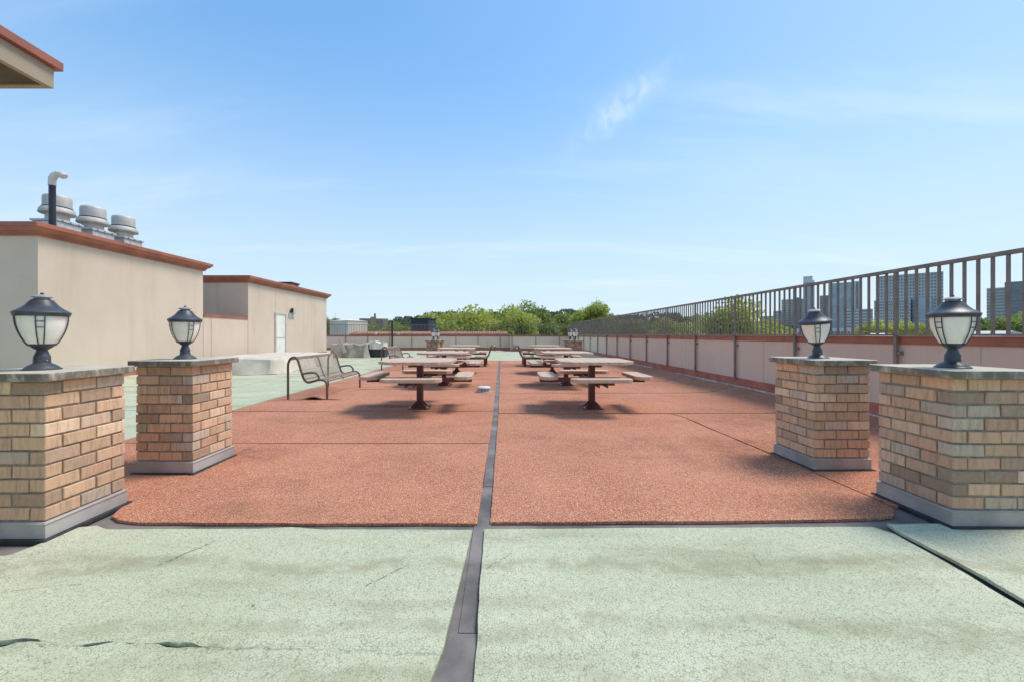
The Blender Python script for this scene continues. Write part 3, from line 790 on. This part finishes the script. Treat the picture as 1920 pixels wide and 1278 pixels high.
for kx in range(-4, 14):
    y = P0 + PP*kx
    o = link('post', MPST, rail); o.location = (0, y, 0)
    o2 = link('bracket', MBRK, o)
    for j in range(1, 14):
        yy = y + PP*j/14
        if yy > 29.2: break
        if yy < 2.2: continue
        if yy < 17: o = link('baluster', MBAL, rail); o.location = (0, yy, 1.208)
        else: farb.box(-.0095,.0095,yy-.0095,yy+.0095,1.208,2.0)
stuff(farb.build('far_balusters', M['rail'], rail))

def parapet_back(x0, x1, y, label, rl, tile=None):
    t = thing('parapet_wall', label, 'wall', (0,y,0))
    mb = MB(); mb.box(x0,x1,0,.26,-.02,1.10); mb.build('wall_panel', M['stucco_pink'], t)
    mb = MB(); mb.box(x0-.02,x1+.0,-.022,.29,1.085,1.18); mb.build('coping', M['red_metal'], t)
    mb = MB(); mb.box(x0,x1,-.012,.001,0,.22); mb.build('base_flashing', M['red_base'], t)
    r_ = thing('metal_railing', rl, 'railing', (0,y-.045,0))
    mb = MB(); mb.box(x0,x1,-.022,.022,2.0,2.034); mb.build('top_rail', M['rail'], r_)
    mb = MB(); mb.box(x0,x1,-.016,.016,1.19,1.212); mb.build('bottom_rail', M['rail'], r_)
    f = MB(); x = x0 + .1; n = 0
    while x < x1 - .03:
        if n % 14 == 0: o = link('post', MPST, r_); o.location = (x,0,0)
        else: f.box(x-.009,x+.009,-.009,.009,1.21,2.0)
        x += .125; n += 1
    stuff(f.build('balusters', M['rail'], r_))
    return t
parapet_back(.70, WALLX-.03, 29.5, 'short rose parapet wall at the far end, right of the jog', 'bronze railing on the far parapet right of the jog')
parapet_back(-14.2, .70, 31.6, 'rose parapet wall with red coping across the far left end', 'bronze railing on the far left end parapet')
jw = thing('parapet_return', 'narrow return wall at the jog in the far parapet', 'wall', (.70,29.76,0))
mb = MB(); mb.box(0,.26,.004,1.83,-.02,1.10); mb.build('wall_panel', M['stucco_pink'], jw)
mb = MB(); mb.box(-.02,.28,.04,1.80,1.102,1.18); mb.build('coping', M['red_metal'], jw)
# clay tile coping seen just over the far wall
ct = thing('tile_roof', 'strip of clay barrel tiles showing just above the far left parapet', 'roof', (0,33.2,0))
mb = MB()
for i in range(66):
    x = -12.6 + i*.2; n = 6; r_ = .1
    vs = []; 
    for yy, z in ((0,1.24),(1.6,1.44)):
        for kx in range(n+1):
            a = PI*kx/n; vs.append((x+r_*math.cos(a), yy, z+r_*.8*math.sin(a)))
    mb.add(vs, [(kx,kx+1,n+2+kx,n+1+kx) for kx in range(n)] + [tuple(range(n,-1,-1))])
stuff(mb.build('tiles', M['tile'], ct))
mb = MB(); mb.box(-12.7,.6,.05,1.6,-3,1.235); mb.build('roof_body', M['tile'], ct)
for x, lab in ((704,'small white vent globe left of the black post beyond the far wall'),(747,'small white vent globe right of the black post beyond the far wall')):
    yv = 32.6; o = thing('roof_vent', lab, 'vent', ((x-VX)/F*yv, yv, 0), 0, 'white vent globes behind the far wall')
    mb = MB(); mb.lathe([(.05,-3),(.05,1.22),(.10,1.25),(.115,1.31),(.09,1.38),(.03,1.41)], 14); mb.build('cap', M['pvc'], o, 40)
pole = thing('steel_post', 'tall black steel post standing near the far left parapet', 'post', (-7.4,27.0,0))
mb = MB(); mb.box(-.05,.05,-.05,.05,0,2.16); mb.build('shaft', M['black'], pole); mb = MB(); mb.box(-.06,.06,-.06,.06,2.16,2.19); mb.build('cap', M['black'], pole); mb = MB(); mb.box(-.12,.12,-.12,.12,-.01,.02); mb.build('base_plate', M['black'], pole)

# ------------------------------------------------------------------ rooftop buildings on the left
BX = -9.95
CORN = [(.0,0),(.05,0),(.05,.04),(.075,.042),(.08,.085),(.105,.088),(.115,.10),(.145,.125),(.165,.155),(.17,.165),(.20,.168),(.20,.25),(.19,.258),(-.3,.262)]
def cornice(mb, x0, x1, y0, y1, z):
    rings = [[(x0-o,y0-o,z+h),(x1+o,y0-o,z+h),(x1+o,y1+o,z+h),(x0-o,y1+o,z+h)] for o, h in CORN]
    vs = [p for r_ in rings for p in r_]; fs = []
    for i in range(len(rings)-1):
        for kx in range(4): fs.append((i*4+kx, i*4+(kx+1)%4, (i+1)*4+(kx+1)%4, (i+1)*4+kx))
    mb.add(vs, fs)
def bulkhead(label, y0, y1, h, joints=()):
    t = thing('rooftop_building', label, 'building', (BX, y0, 0))
    d = y1-y0
    mb = MB(); mb.box(-10,0,0,d,-.02,h); w = mb.build('wall', M['stucco'], t)
    mb = MB(); cornice(mb, -10, 0, 0, d, h-.003); mb.build('cornice', M['red_metal'], t)
    mb = MB(); mb.box(-9.8,-.2,.2,d-.2,h-.01,h+.2); mb.build('roof', M['membrane'], t)
    for y in joints:
        mb = MB(); mb.box(-.01,.003,y-.012,y+.012,.3,h-.003); mb.build('joint', M['joint'], w)
    mb = MB(); mb.box(-10.01,.012,-.012,d+.012,0,.275); mb.build('base_flashing', M['red_base'], t)
    return t
B1 = bulkhead('near beige stucco rooftop building with fans on its roof', 8.55, 13.28, 3.33)
B2 = bulkhead('far beige stucco rooftop building with a white door', 15.65, 22.66, 3.26, (1.9,5.6))
lw = thing('low_wall', 'low beige stucco wall with red ledge joining the two rooftop buildings', 'wall', (BX,13.30,0))
mb = MB(); mb.box(-.3,-.002,0,2.33,-.02,1.80); mb.build('wall_panel', M['stucco'], lw)
mb = MB(); mb.box(-.34,.02,.002,2.32,1.802,1.89); mb.build('ledge', M['red_metal'], lw)
mb = MB(); mb.box(-.01,.004,.35,.375,.3,1.8); mb.build('joint', M['joint'], lw)
mb = MB(); mb.box(-.2,.01,.01,2.32,0,.275); mb.build('base_flashing', M['red_base'], lw)
# door
D0 = 17.50-15.65
door = MB(); door.box(.0,.012,D0+.05,D0+.80,.18,2.13); dr_ = door.build('door', M['white_door'], B2)
mb = MB(); mb.box(.012,.022,D0+.06,D0+.79,1.06,1.10); mb.build('push_bar', M['galv'], dr_)
mb = MB(); mb.box(.0,.05,D0-.03,D0+.05,.18,2.20); mb.box(.0,.05,D0+.80,D0+.92,.18,2.20); mb.box(0,.05,D0+.05,D0+.80,2.13,2.20); mb.build('door_frame', M['door_frame'], dr_)
fl_ = thing('flood_light', 'small grey flood light on the wall right of the white door', 'light', (BX, 18.9, 2.0))
mb = MB(); mb.box(0,.05,-.30,.22,.02,.22); mb.build('wall_box', M['galv'], fl_)
mb = MB(); mb.box(.05,.16,-.16,.10,.22,.46); mb.build('lamp_head', M['galv'], fl_); mb = MB(); mb.box(.05,.17,-.19,-.161,.24,.44); mb.build('visor', M['black'], fl_)
HS = .72
hv = thing('roof_hatch', 'low dark hatch on the roof of the far building', 'hatch', (-10.75,20.2,3.45))
mb = MB(); mb.box(-.4,.4,-.5,.5,0,.36); mb.build('curb', M['tile'], hv); mb = MB(); mb.box(-.46,.46,-.56,.56,.36,.43); mb.build('lid', M['black'], hv); hv.scale = (HS,HS,.9)
# exhaust fans
def make_fan():
    t = thing('exhaust_fan', 'x', 'fan', (0,0,0), 0, 'mushroom exhaust fans on the near building')
    mb = MB(); mb.box(-.30,.30,-.30,.30,0,.50); cb = mb.build('curb', M['galv'], t, bevel=.006)
    mb = MB(); mb.box(-.335,.335,-.335,.335,.50,.545); mb.build('curb_lid', M['galv'], t, bevel=.006)
    for kx in range(-1,2):
        m2 = MB(); m2.box(.335,.342,kx*.2-.012,kx*.2+.012,.512,.534); m2.build('screw', M['black'], cb)
    mb = MB(); mb.lathe([(.25,.545),(.225,.60),(.22,.72)], 32); mb.build('throat', M['alu'], t, 40)
    mb = MB(); mb.lathe([(.26,.715),(.335,.72),(.347,.735),(.345,.76),(.325,.83),(.30,.85)], 40); mb.build('wind_band', M['alu'], t, 40)
    mb = MB(); mb.lathe([(.302,.845),(.294,.850),(.290,.878)], 40); mb.build('gap_ring', M['black'], t, 40)
    mb = MB(); mb.lathe([(.27,.86),(.272,1.10),(.262,1.135),(.235,1.155),(.0,1.165)], 40); mb.build('motor_dome', M['alu'], t, 40)
    return t
fan0 = make_fan()
for i, (y, lab) in enumerate(((10.30,'exhaust fan nearest the camera, behind the black vent pipe'),(11.20,'middle exhaust fan of the three on the roof'),(12.10,'exhaust fan farthest from the black vent pipe'))):
    o = fan0 if i == 0 else copy_tree(fan0)
    o.location = (-11.48, y, 3.53); o['label'] = lab; o.scale = (1,1,1.08)
    o.rotation_euler = (0,0,R((2,-1,1)[i]))
vp = thing('vent_pipe', 'black vent pipe with a white gooseneck on the near roof', 'pipe', (-10.6,9.40,3.52))
mb = MB(); mb.tube([(0,0,0),(0,0,1.22)], .062, 16); mb.build('pipe', M['black'], vp, 40)
gp = [(0,0,1.20),(0,0,1.30)] + [(.155-.155*math.cos(a), 0, 1.32+.155*math.sin(a)) for a in [PI*.8*i/12 for i in range(13)]]
mb = MB(); mb.tube(gp, .072, 16); gn = mb.build('gooseneck', M['pvc'], vp, 40)
for i in (3, 9):
    p = gp[i]; q = gp[i+1]; mb = MB(); mb.tube([p, q], .077, 16); mb.build('collar', M['pvc'], gn, 40)
mb = MB(); mb.lathe([(.12,0),(.10,.03),(.08,.12),(.066,.14)], 16); mb.build('boot', M['membrane'], vp, 40)

# canopy corner over the door on the left of the camera
cy = thing('entrance_canopy', 'corner of a beige canopy with red metal edge at upper left', 'canopy', (-3.27,2.91,0))
mb = MB(); mb.box(-.04,0,-5,0,2.998,3.14); mb.box(-4.5,-.042,-.04,0,2.998,3.14); mb.build('fascia', M['stucco_dark'], cy)
mb = MB(); mb.box(-4.5,-.042,-5,-.042,3.01,3.138); mb.build('soffit', M['soffit'], cy)
mb = MB(); mb.box(-4.5,.035,-5,.035,3.142,3.205); mb.build('metal_edge', M['red_metal'], cy, bevel=.005)
mb = MB(); mb.box(-.5,-.42,-4.9,-.35,3.0,3.009); mb.build('soffit_vent', M['black'], cy)
mb = MB(); mb.box(-4.4,-1.3,-4.9,-1.9,-.02,3.009); mb.build('stair_house_wall', M['stucco'], cy)

# ------------------------------------------------------------------ tarpaulin covered furniture
def tarp(name, label, cat, x0, x1, y0, y1, h, mat, seed, folds=16, flare=.10, lump=.05, group=None, sag=.0):
    r_ = random.Random(seed); cx, cyy = (x0+x1)/2, (y0+y1)/2
    N = 168; levels = 10; W_, D_ = x1-x0, y1-y0; per = 2*(W_+D_)
    vs = []; fs = []
    ph = [r_.uniform(0,6.28) for _ in range(6)]
    def perim(s):
        s = s % per
        if s < W_: return x0+s, y0, 0, -1
        s -= W_
        if s < D_: return x1, y0+s, 1, 0
        s -= D_
        if s < W_: return x1-s, y1, 0, 1
        s -= W_
        return x0, y1-s, -1, 0
    inner = 8
    for l in range(inner):            # top rings, from inside out
        k_ = .04 + .96*l/(inner-1)
        for i in range(N):
            x, y, _, _ = perim(per*i/N); X = cx+(x-cx)*k_; Y = cyy+(y-cyy)*k_
            z = h + lump*(mnoise.noise(Vector((X*1.3,Y*1.3,seed)))+.5*mnoise.noise(Vector((X*4,Y*4,seed)))) - sag*(k_**3) - (.03 if l == inner-1 else 0)
            vs.append((X-cx, Y-cyy, z))
    for l in range(1, levels+1):
        t_ = l/levels
        for i in range(N):
            s = per*i/N; x, y, nx, ny = perim(s)
            f_ = 1.6*abs(math.sin(s*folds/per*3.1416+ph[0]))**1.5 - .6 + .6*abs(math.sin(s*folds*1.7/per*3.1416+ph[1])) + 1.2*mnoise.noise(Vector((x*2,y*2,seed+t_*.6)))
            out = .015 + t_*flare*(.5+.5*f_)*.9
            z = (h-sag)*(1-t_) + .005 + lump*.4*(1-t_)*f_ + (.03*max(0, mnoise.noise(Vector((s*2,seed,0)))) if l == levels else 0)
            vs.append((x-cx+nx*out, y-cyy+ny*out, max(.004, z)))
    tot = inner+levels
    for l in range(tot-1):
        for i in range(N):
            fs.append((l*N+i, (l+1)*N+i, (l+1)*N+(i+1)%N, l*N+(i+1)%N))
    fs.append(tuple(range(N)))
    t = thing(name, label, cat, (cx, cyy, 0), 0, group)
    mb = MB(); mb.add(vs, fs); mb.build('cover', mat, t, 42); return t
tarp('covered_lounge', 'long low furniture under a pale tan cover beside the door', 'cover', -9.4, -7.05, 12.25, 16.6, .50, M['tarp'], 3, 9, .22, .03)
tarp('covered_sofa', 'tall furniture under a crumpled grey cover by the far building corner', 'cover', -9.1, -7.25, 21.3, 22.7, .72, M['tarp_grey'], 5, 8, .16, .12)
g_ = thing('covered_grill', 'dark box half covered by a crumpled pale sheet, right of the sofa cover', 'grill', (-6.75,21.9,0))
mb = MB(); mb.box(-.42,.42,-.32,.32,0,.48); mb.build('dark_body', M['black'], g_, bevel=.02)
c2 = tarp('cover', None, None, -.40, .36, -.28, .30, .36, M['tarp'], 9, 6, .10, .18)
for ch in list(c2.children):
    ch.parent = g_; ch.location = (0,0,.44)
bpy.data.objects.remove(c2)
pk = thing('loose_board', 'pale board leaning on the grey furniture cover', 'board', (-8.25,21.02,.28))
mb = MB(); mb.box(-.09,.09,-.015,.015,0,.78); bo = mb.build('board', M['tower_beige'], pk); pk.rotation_euler = (R(-8), R(-27), 0)

# ------------------------------------------------------------------ surroundings
mb = MB(); mb.box(-6000,6000,-3000,9000,GZ-1,GZ)
gd = mb.build('ground', M['ground']); gd['kind'] = 'structure'
mb = MB(); mb.box(-600,600,46,58,GZ+.004,GZ+.01)
rd = mb.build('road', M['asphalt']); rd['kind'] = 'structure'

def leaf_quad(mb, p, s, r_):
    n = Vector((r_.gauss(0,1), r_.gauss(0,1), r_.gauss(.5,1))).normalized()
    u = n.orthogonal().normalized(); w = n.cross(u)
    a = r_.uniform(0, 6.28); u, w = u*math.cos(a)+w*math.sin(a), w*math.cos(a)-u*math.sin(a)
    l, d = s*r_.uniform(.7,1.3), s*r_.uniform(.35,.7)
    mb.add([p-u*l, p-w*d, p+u*l, p+w*d], [(0,1,2,3)])
def crown_mesh(seed, rx, rz, n, leaf, zc):
    r_ = random.Random(seed); mb = MB(); lobes = []
    for i in range(26):
        d = Vector((r_.gauss(0,1), r_.gauss(0,1), r_.gauss(.25,.9))).normalized()
        k_ = r_.uniform(.35,.78)
        lobes.append((Vector((d.x*rx*k_, d.y*rx*k_, d.z*rz*k_)), r_.uniform(.24,.42)*rx))
    for i in range(n):
        c, q = lobes[r_.randrange(len(lobes))]
        d = Vector((r_.gauss(0,1), r_.gauss(0,1), r_.gauss(.15,1))).normalized()
        rad = q*(r_.random()**.35)*r_.uniform(.85,1.12)
        p = c + Vector((d.x*rad, d.y*rad, d.z*rad*.85)) + Vector((0,0,zc))
        leaf_quad(mb, p, leaf, r_)
    me = mb.mesh('crown'); return me, lobes
def trunk_mb(h, r0, seed, lobes, zc):
    r_ = random.Random(seed); mb = MB()
    path = [(r_.uniform(-.1,.1)*i, r_.uniform(-.1,.1)*i, h*i/6) for i in range(7)]
    mb.tube(path, [r0*(1-.11*i) for i in range(7)], 8)
    for c, q in lobes[:9]:
        a = Vector(path[4]) if c.z < 0 else Vector(path[5]); e = c+Vector((0,0,zc)); m_ = a.lerp(e, .5)+Vector((0,0,-.4))
        mb.tube([a, m_, e], [r0*.4, r0*.25, r0*.08], 6)
    return mb
CR = {}
def tree(px, ytop, hw, d, kind, label, seed, name='tree', group='trees beyond the roof'):
    X = (px-VX)/F*d; ztop = CAMH + (VY-ytop)/F*d; rx = hw/F*d
    key = (kind, seed % 3)
    H = 20.0; rz = 8.0; RX = 7.0; zc = H-rz*1.02
    if key not in CR:
        me, lobes = crown_mesh(seed*13+len(CR), RX, rz, 15000, .30, zc); me.materials.append(M[kind])
        tm = trunk_mb(zc+1, .42, seed, lobes, zc).mesh('trunk', 60); tm.materials.append(M['bark'])
        zmax = sorted(v.co.z for v in me.vertices)[int(len(me.vertices)*.992)]; xm = sorted(abs(v.co.x) for v in me.vertices)[int(len(me.vertices)*.96)]
        CR[key] = (me, tm, zmax, xm)
    me, tm, zmax, xm = CR[key]
    t = thing(name, label, 'tree', (X, d, GZ), seed*1.7, group)
    k_ = rx/xm; lift_ = (ztop-GZ) - zmax*k_
    c_ = link('crown', me, t); c_.scale = (k_,k_,k_); c_.location = (0,0,lift_)
    tr_ = link('trunk', tm, t); tr_.scale = (k_,k_,(lift_+(zc+1)*k_)/(zc+1)); return t
    return t
TR = [(848,585,58,72,'leaf_bright','broad yellow-green tree left of centre behind the far wall'),
      (930,582,62,80,'leaf_bright','yellow-green tree at the centre above the far parapet'),
      (1000,576,46,95,'leaf_mid','tall mid green tree right of centre, highest of its group'),
      (965,590,40,70,'leaf_bright','low yellow-green tree in front of the tall centre tree'),
      (1062,592,42,110,'leaf_mid','grey-green tree behind the far right pillar lamps'),
      (1110,572,30,100,'leaf_bright','slender light green tree where the right railing begins'),
      (1180,603,48,90,'leaf_mid','olive tree seen through the dense far right railing'),
      (1245,606,50,75,'leaf_bright','small yellow-green tree behind the right railing, left of the round tree'),
      (1372,576,72,78,'leaf_bright','large round yellow-green tree behind the right railing'),
      (1330,598,50,95,'leaf_mid','mid green tree left behind the large round tree'),
      (1452,611,30,85,'leaf_bright','small bright tree left of the green glass block'),
      (1655,609,42,120,'leaf_bright','bright tree at the foot of the patterned tower, left'),
      (1708,607,42,120,'leaf_bright','bright tree at the foot of the patterned tower, right'),
      (1836,603,34,110,'leaf_dark','dark tree right of the nearest right lamp'),
      (1890,595,48,100,'leaf_mid','green tree at the right edge before the dark office block'),
      (1950,590,50,104,'leaf_mid','green tree cut by the right edge of the frame'),
      (690,612,40,120,'leaf_mid','low green tree below the distant brick castle block'),
      (748,611,34,125,'leaf_mid','low green tree beside the black steel post'),
      (618,598,20,130,'leaf_mid','green tree just right of the far rooftop building')]
for i, a in enumerate(TR): tree(*a, seed=3+i)

# wooded hill
RIDGE = [(560,606),(620,604),(680,606),(735,604),(765,594),(800,589),(850,586),(905,587),(960,585),(1010,586),(1070,582),(1120,590),(1180,594),(1225,586),(1255,588),(1290,598),(1330,604),(1400,612),(1500,616),(1650,618),(1950,619)]
def ridge(pxx):
    for (a, ya), (b_, yb) in zip(RIDGE[:-1], RIDGE[1:]):
        if a <= pxx <= b_: return ya + (yb-ya)*(pxx-a)/(b_-a)
    return 612
HD = 420
def hill_h(X, d):
    top = CAMH + (VY-ridge(min(max(X/HD*F+VX,560),1950)))/F*HD - 6.5
    t_ = min(1, max(0, (d-230)/(HD-230))); t_ = t_*t_*(3-2*t_)
    return GZ + (top-GZ)*t_
mb = MB(); nx, ny = 90, 14
for j in range(ny+1):
    for i in range(nx+1):
        X = -330 + 1000*i/nx; d = 225 + 330*j/ny; mb.v.append((X, d, hill_h(X, d) - .05))
for j in range(ny):
    for i in range(nx): a = j*(nx+1)+i; mb.f.append((a, a+1, a+nx+2, a+nx+1))
hl = mb.build('hill', M['ground'], None, 60); hl['kind'] = 'structure'
r_ = random.Random(99); mb = MB()
for i in range(1150):
    d = r_.uniform(260, 440); X = r_.uniform(-260, 420) * d/HD*1.0
    h = hill_h(X, d); R_ = r_.uniform(3,6.2); H_ = r_.uniform(5,9)
    for j in range(75):
        dv_ = Vector((r_.gauss(0,1), r_.gauss(0,1), r_.gauss(.4,.8))).normalized()*r_.uniform(.7,1.05)
        leaf_quad(mb, Vector((X+dv_.x*R_, d+dv_.y*R_, h+H_*.42+dv_.z*H_*.55)), r_.uniform(.9,1.5), r_)
fo = mb.build('hill_forest', M['leaf_far']); tag(fo, 'dark green wood covering the distant hill', 'forest', None, 'stuff')

# ------------------------------------------------------------------ distant buildings
def block(name, label, xa, xb, ytop, d, depth, body, win, floors, cols, ww=.6, wh=.55, rz=0, rows_from=0, proud=.12, cat='building', base=GZ):
    X0, X1 = (xa-VX)/F*d, (xb-VX)/F*d; top = CAMH+(VY-ytop)/F*d; w = X1-X0; hh = top-base
    th = math.atan2((X0+X1)/2, d); w *= math.cos(th)
    t = thing(name, label, cat, ((X0+X1)/2, d, base), R(rz)-th)
    mb = MB(); mb.box(-w/2,w/2,0,depth,0,hh); mb.build('wall', M[body], t)
    mb = MB(); mb.box(-w/2-.06,w/2+.06,-.06,depth+.06,hh,hh+.5); mb.build('roof_edge', M[body], t)
    fh = hh/floors; cw = w/cols; dc = max(2, int(depth/cw)); dw = depth/dc
    mb = MB()
    for f_ in range(rows_from, floors):
        z0 = f_*fh+fh*(1-wh)/2; z1 = z0+fh*wh
        for c in range(cols):
            x0 = -w/2+cw*(c+.5-ww/2); mb.box(x0, x0+cw*ww, -proud, .02, z0, z1)
        for c in range(dc):
            y0 = dw*(c+.5-ww/2)
            mb.box(-w/2-proud, -w/2+.02, y0, y0+dw*ww, z0, z1); mb.box(w/2-.02, w/2+proud, y0, y0+dw*ww, z0, z1)
    stuff(mb.build('windows', M[win], t))
    return t, w, hh
block('office_tower', 'green glass office block left of the tilted lamp', 1465, 1514, 562, 420, 40, 'tower_grey', 'glass_green', 22, 9, .86, .7)
block('office_tower', 'lower grey-green block at the left of the green glass block', 1450, 1466, 584, 400, 30, 'tower_grey', 'glass_green', 16, 4, .8, .7)
block('office_tower', 'dark slate block in front of the green glass block', 1489, 1500, 559, 417, 6, 'glass_dark', 'glass_dark', 20, 2, .8, .7)
a, w, hh = block('skyscraper', 'tallest pale tower with a stepped white crown above the railing', 1506, 1527, 530, 640, 40, 'tower_grey', 'glass_blue', 40, 8, .8, .7)
mb = MB(); mb.prism([(-w/2,2),(w*.34,2),(w*.34,30),(-w/2,30)], hh+.6, hh+10.5); mb.build('crown', M['tower_white'], a)
mb = MB(); mb.box(w*.35,w*.5,2,30,hh+.6,hh+4); mb.build('crown_step', M['tower_white'], a)
block('apartment_tower', 'beige apartment tower between the pale tower and blue glass tower', 1537, 1553, 555, 560, 30, 'tower_beige', 'glass_dark', 24, 6, .5, .5)
a, w, hh = block('glass_tower', 'blue glass tower right of the tilted lamp', 1553, 1600, 531, 520, 36, 'glass_blue', 'glass_blue', 34, 9, .9, .84)
mb = MB(); mb.box(w/2+.4,w/2+8.4,2,34,0,hh+1.5); mb.build('stone_fin', M['tower_white'], a)
mb = MB(); mb.box(w/2+2.5,w/2+4.6,1.7,2.02,0,hh); mb.build('window_strip', M['glass_dark'], a)
block('office_block', 'low white office block with dark horizontal window bands', 1584, 1636, 581, 380, 40, 'tower_white', 'tower_slate', 15, 1, .98, .42)
a, w, hh = block('patterned_tower', 'broad grey tower with a dense window pattern behind the railing', 1643, 1766, 515, 360, 45, 'tower_grey', 'glass_dark', 26, 22, .52, .5)
mb = MB(); h1 = (CAMH+(VY-562)/F*360)-GZ
mb.box(-w/2-2,w*.02,-9,-.35,0,h1); lo = mb.build('lower_wing', M['tower_white'], a)
mb = MB()
for f_ in range(2, 19):
    for c in range(17):
        z0 = h1*(f_+.2)/19.2; x0 = -w/2-2+(w*.52+2)*(c+.22+(.25 if f_ % 2 else 0))/17.4; mb.box(x0, x0+.95, -9.12, -8.98, z0, z0+1.75)
stuff(mb.build('wing_windows', M['tower_slate'], lo))
mb = MB(); h2 = (CAMH+(VY-560)/F*360)-GZ
mb.prism([(w*.03+ (w*.16)*(1-math.cos(PI*i/10)), -.3-6*math.sin(PI*i/10)) for i in range(11)], 0, h2); gb = mb.build('glass_bay', M['glass_blue'], a)
mb = MB()
for f_ in range(16): mb.prism([(w*.03+(w*.16)*(1-math.cos(PI*i/10))*1.0, -.36-6.1*math.sin(PI*i/10)) for i in range(11)], h2*f_/16, h2*f_/16+.5)
stuff(mb.build('bay_bands', M['tower_grey'], gb))
block('dark_office_block', 'dark blue office block with ribbon windows at the right edge', 1882, 1990, 527, 330, 90, 'tower_slate', 'glass_dark', 22, 16, .84, .55, rz=0)
block('grey_office_block', 'lighter grey banded face left of the dark office block', 1850, 1886, 541, 345, 40, 'tower_grey', 'tower_slate', 22, 1, .98, .4)
block('low_garage', 'low white parking building with dark openings behind the railing', 1552, 1625, 617, 200, 30, 'tower_white', 'glass_dark', 6, 12, .7, .4)
block('small_white_house', 'small white rooftop block left of the tilted lamp', 1487, 1508, 618, 170, 12, 'tower_white', 'tower_slate', 6, 3, .4, .4)
block('low_apartment', 'low dark apartment row left of the green glass block', 1424, 1450, 594, 380, 25, 'tower_beige', 'glass_dark', 12, 6, .6, .5)
# round white tank and gable house just beyond the right wall
tk = thing('water_tank', 'low round white tank roof with a dark cap behind the right railing', 'tank', ((1648-VX)/F*60, 60, GZ))
mb = MB(); mb.lathe([(1.9,0),(1.9,-GZ+.9),(1.75,-GZ+1.05),(.8,-GZ+1.5)], 28); mb.build('tank_body', M['pale_metal'], tk, 40)
mb = MB(); mb.lathe([(.85,-GZ+1.5),(.85,-GZ+1.58),(.3,-GZ+1.62)], 20); mb.build('tank_cap', M['black'], tk, 40)
gh = thing('gable_house', 'white gabled house top showing over the right parapet', 'house', ((1905-VX)/F*52, 52, GZ))
mb = MB(); mb.box(-2.2,2.6,0,6,0,-GZ+.9); mb.build('wall', M['tower_white'], gh)
mb = MB(); mb.add([(-2.4,-.2,-GZ+.905),(2.8,-.2,-GZ+.905),(-.6,-.2,-GZ+1.75),(-2.4,6.2,-GZ+.905),(2.8,6.2,-GZ+.905),(-.6,6.2,-GZ+1.75)], [(0,1,2),(5,4,3),(0,2,5,3),(1,4,5,2),(0,3,4,1)]); mb.build('roof', M['tower_white'], gh)
# left of centre
sh = thing('ribbed_shed', 'pale box-like building with ribbed cladding behind the far left railing', 'building', ((654-VX)/F*62, 62, GZ), R(62))
top = CAMH+(VY-602)/F*62-GZ
mb = MB(); mb.box(-1.95,1.95,-1.95,1.95,0,top); mb.build('wall', M['pale_metal'], sh)
mb = MB()
for i in range(12): mb.box(-1.9+.33*i,-1.9+.33*i+.05,-2.0,-1.94,0,top-.05); mb.box(-2.0,-1.94,-1.9+.33*i,-1.9+.33*i+.05,0,top-.05)
stuff(mb.build('ribs', M['pale_metal'], sh))
mb = MB(); mb.add([(-2.05,-2.05,top),(2.05,-2.05,top),(2.05,2.05,top),(-2.05,2.05,top),(0,0,top+.3)], [(0,1,4),(1,2,4),(2,3,4),(3,0,4),(3,2,1,0)]); mb.build('roof', M['pale_metal'], sh)
dk = thing('dark_shed', 'dark slate-coloured building behind the far railing, left of the trees', 'building', ((787-VX)/F*60, 60, GZ), R(-12))
top = CAMH+(VY-598)/F*60-GZ
mb = MB(); mb.box(-1.4,1.4,0,3,0,top); mb.build('wall', M['dark_clad'], dk); mb = MB(); mb.box(-1.5,1.5,-.1,3.1,top,top+.12); mb.build('roof', M['dark_clad'], dk)
mb = MB()
for i in range(9): mb.box(-1.38+.31*i,-1.34+.31*i,-.04,.01,0,top-.1)
stuff(mb.build('ribs', M['dark_clad'], dk))
a, w, hh = block('brick_castle_block', 'distant brick apartment block with a tall tower on the horizon', 674, 728, 599, 220, 16, 'brick_red', 'glass_dark', 10, 14, .4, .5)
mb = MB(); mb.box(-w*.12,w*.08,-.8,5,0,hh+1.4); mb.build('tower_base', M['brick_red'], a)
mb = MB(); mb.box(w*.0,w*.07,-.7,2,hh+1.4,hh+3.2); mb.build('tower', M['brick_red'], a)
mb = MB(); mb.box(w*.3,w*.5,-.9,5,0,hh-.2); mb.build('end_bay', M['brick_red'], a)
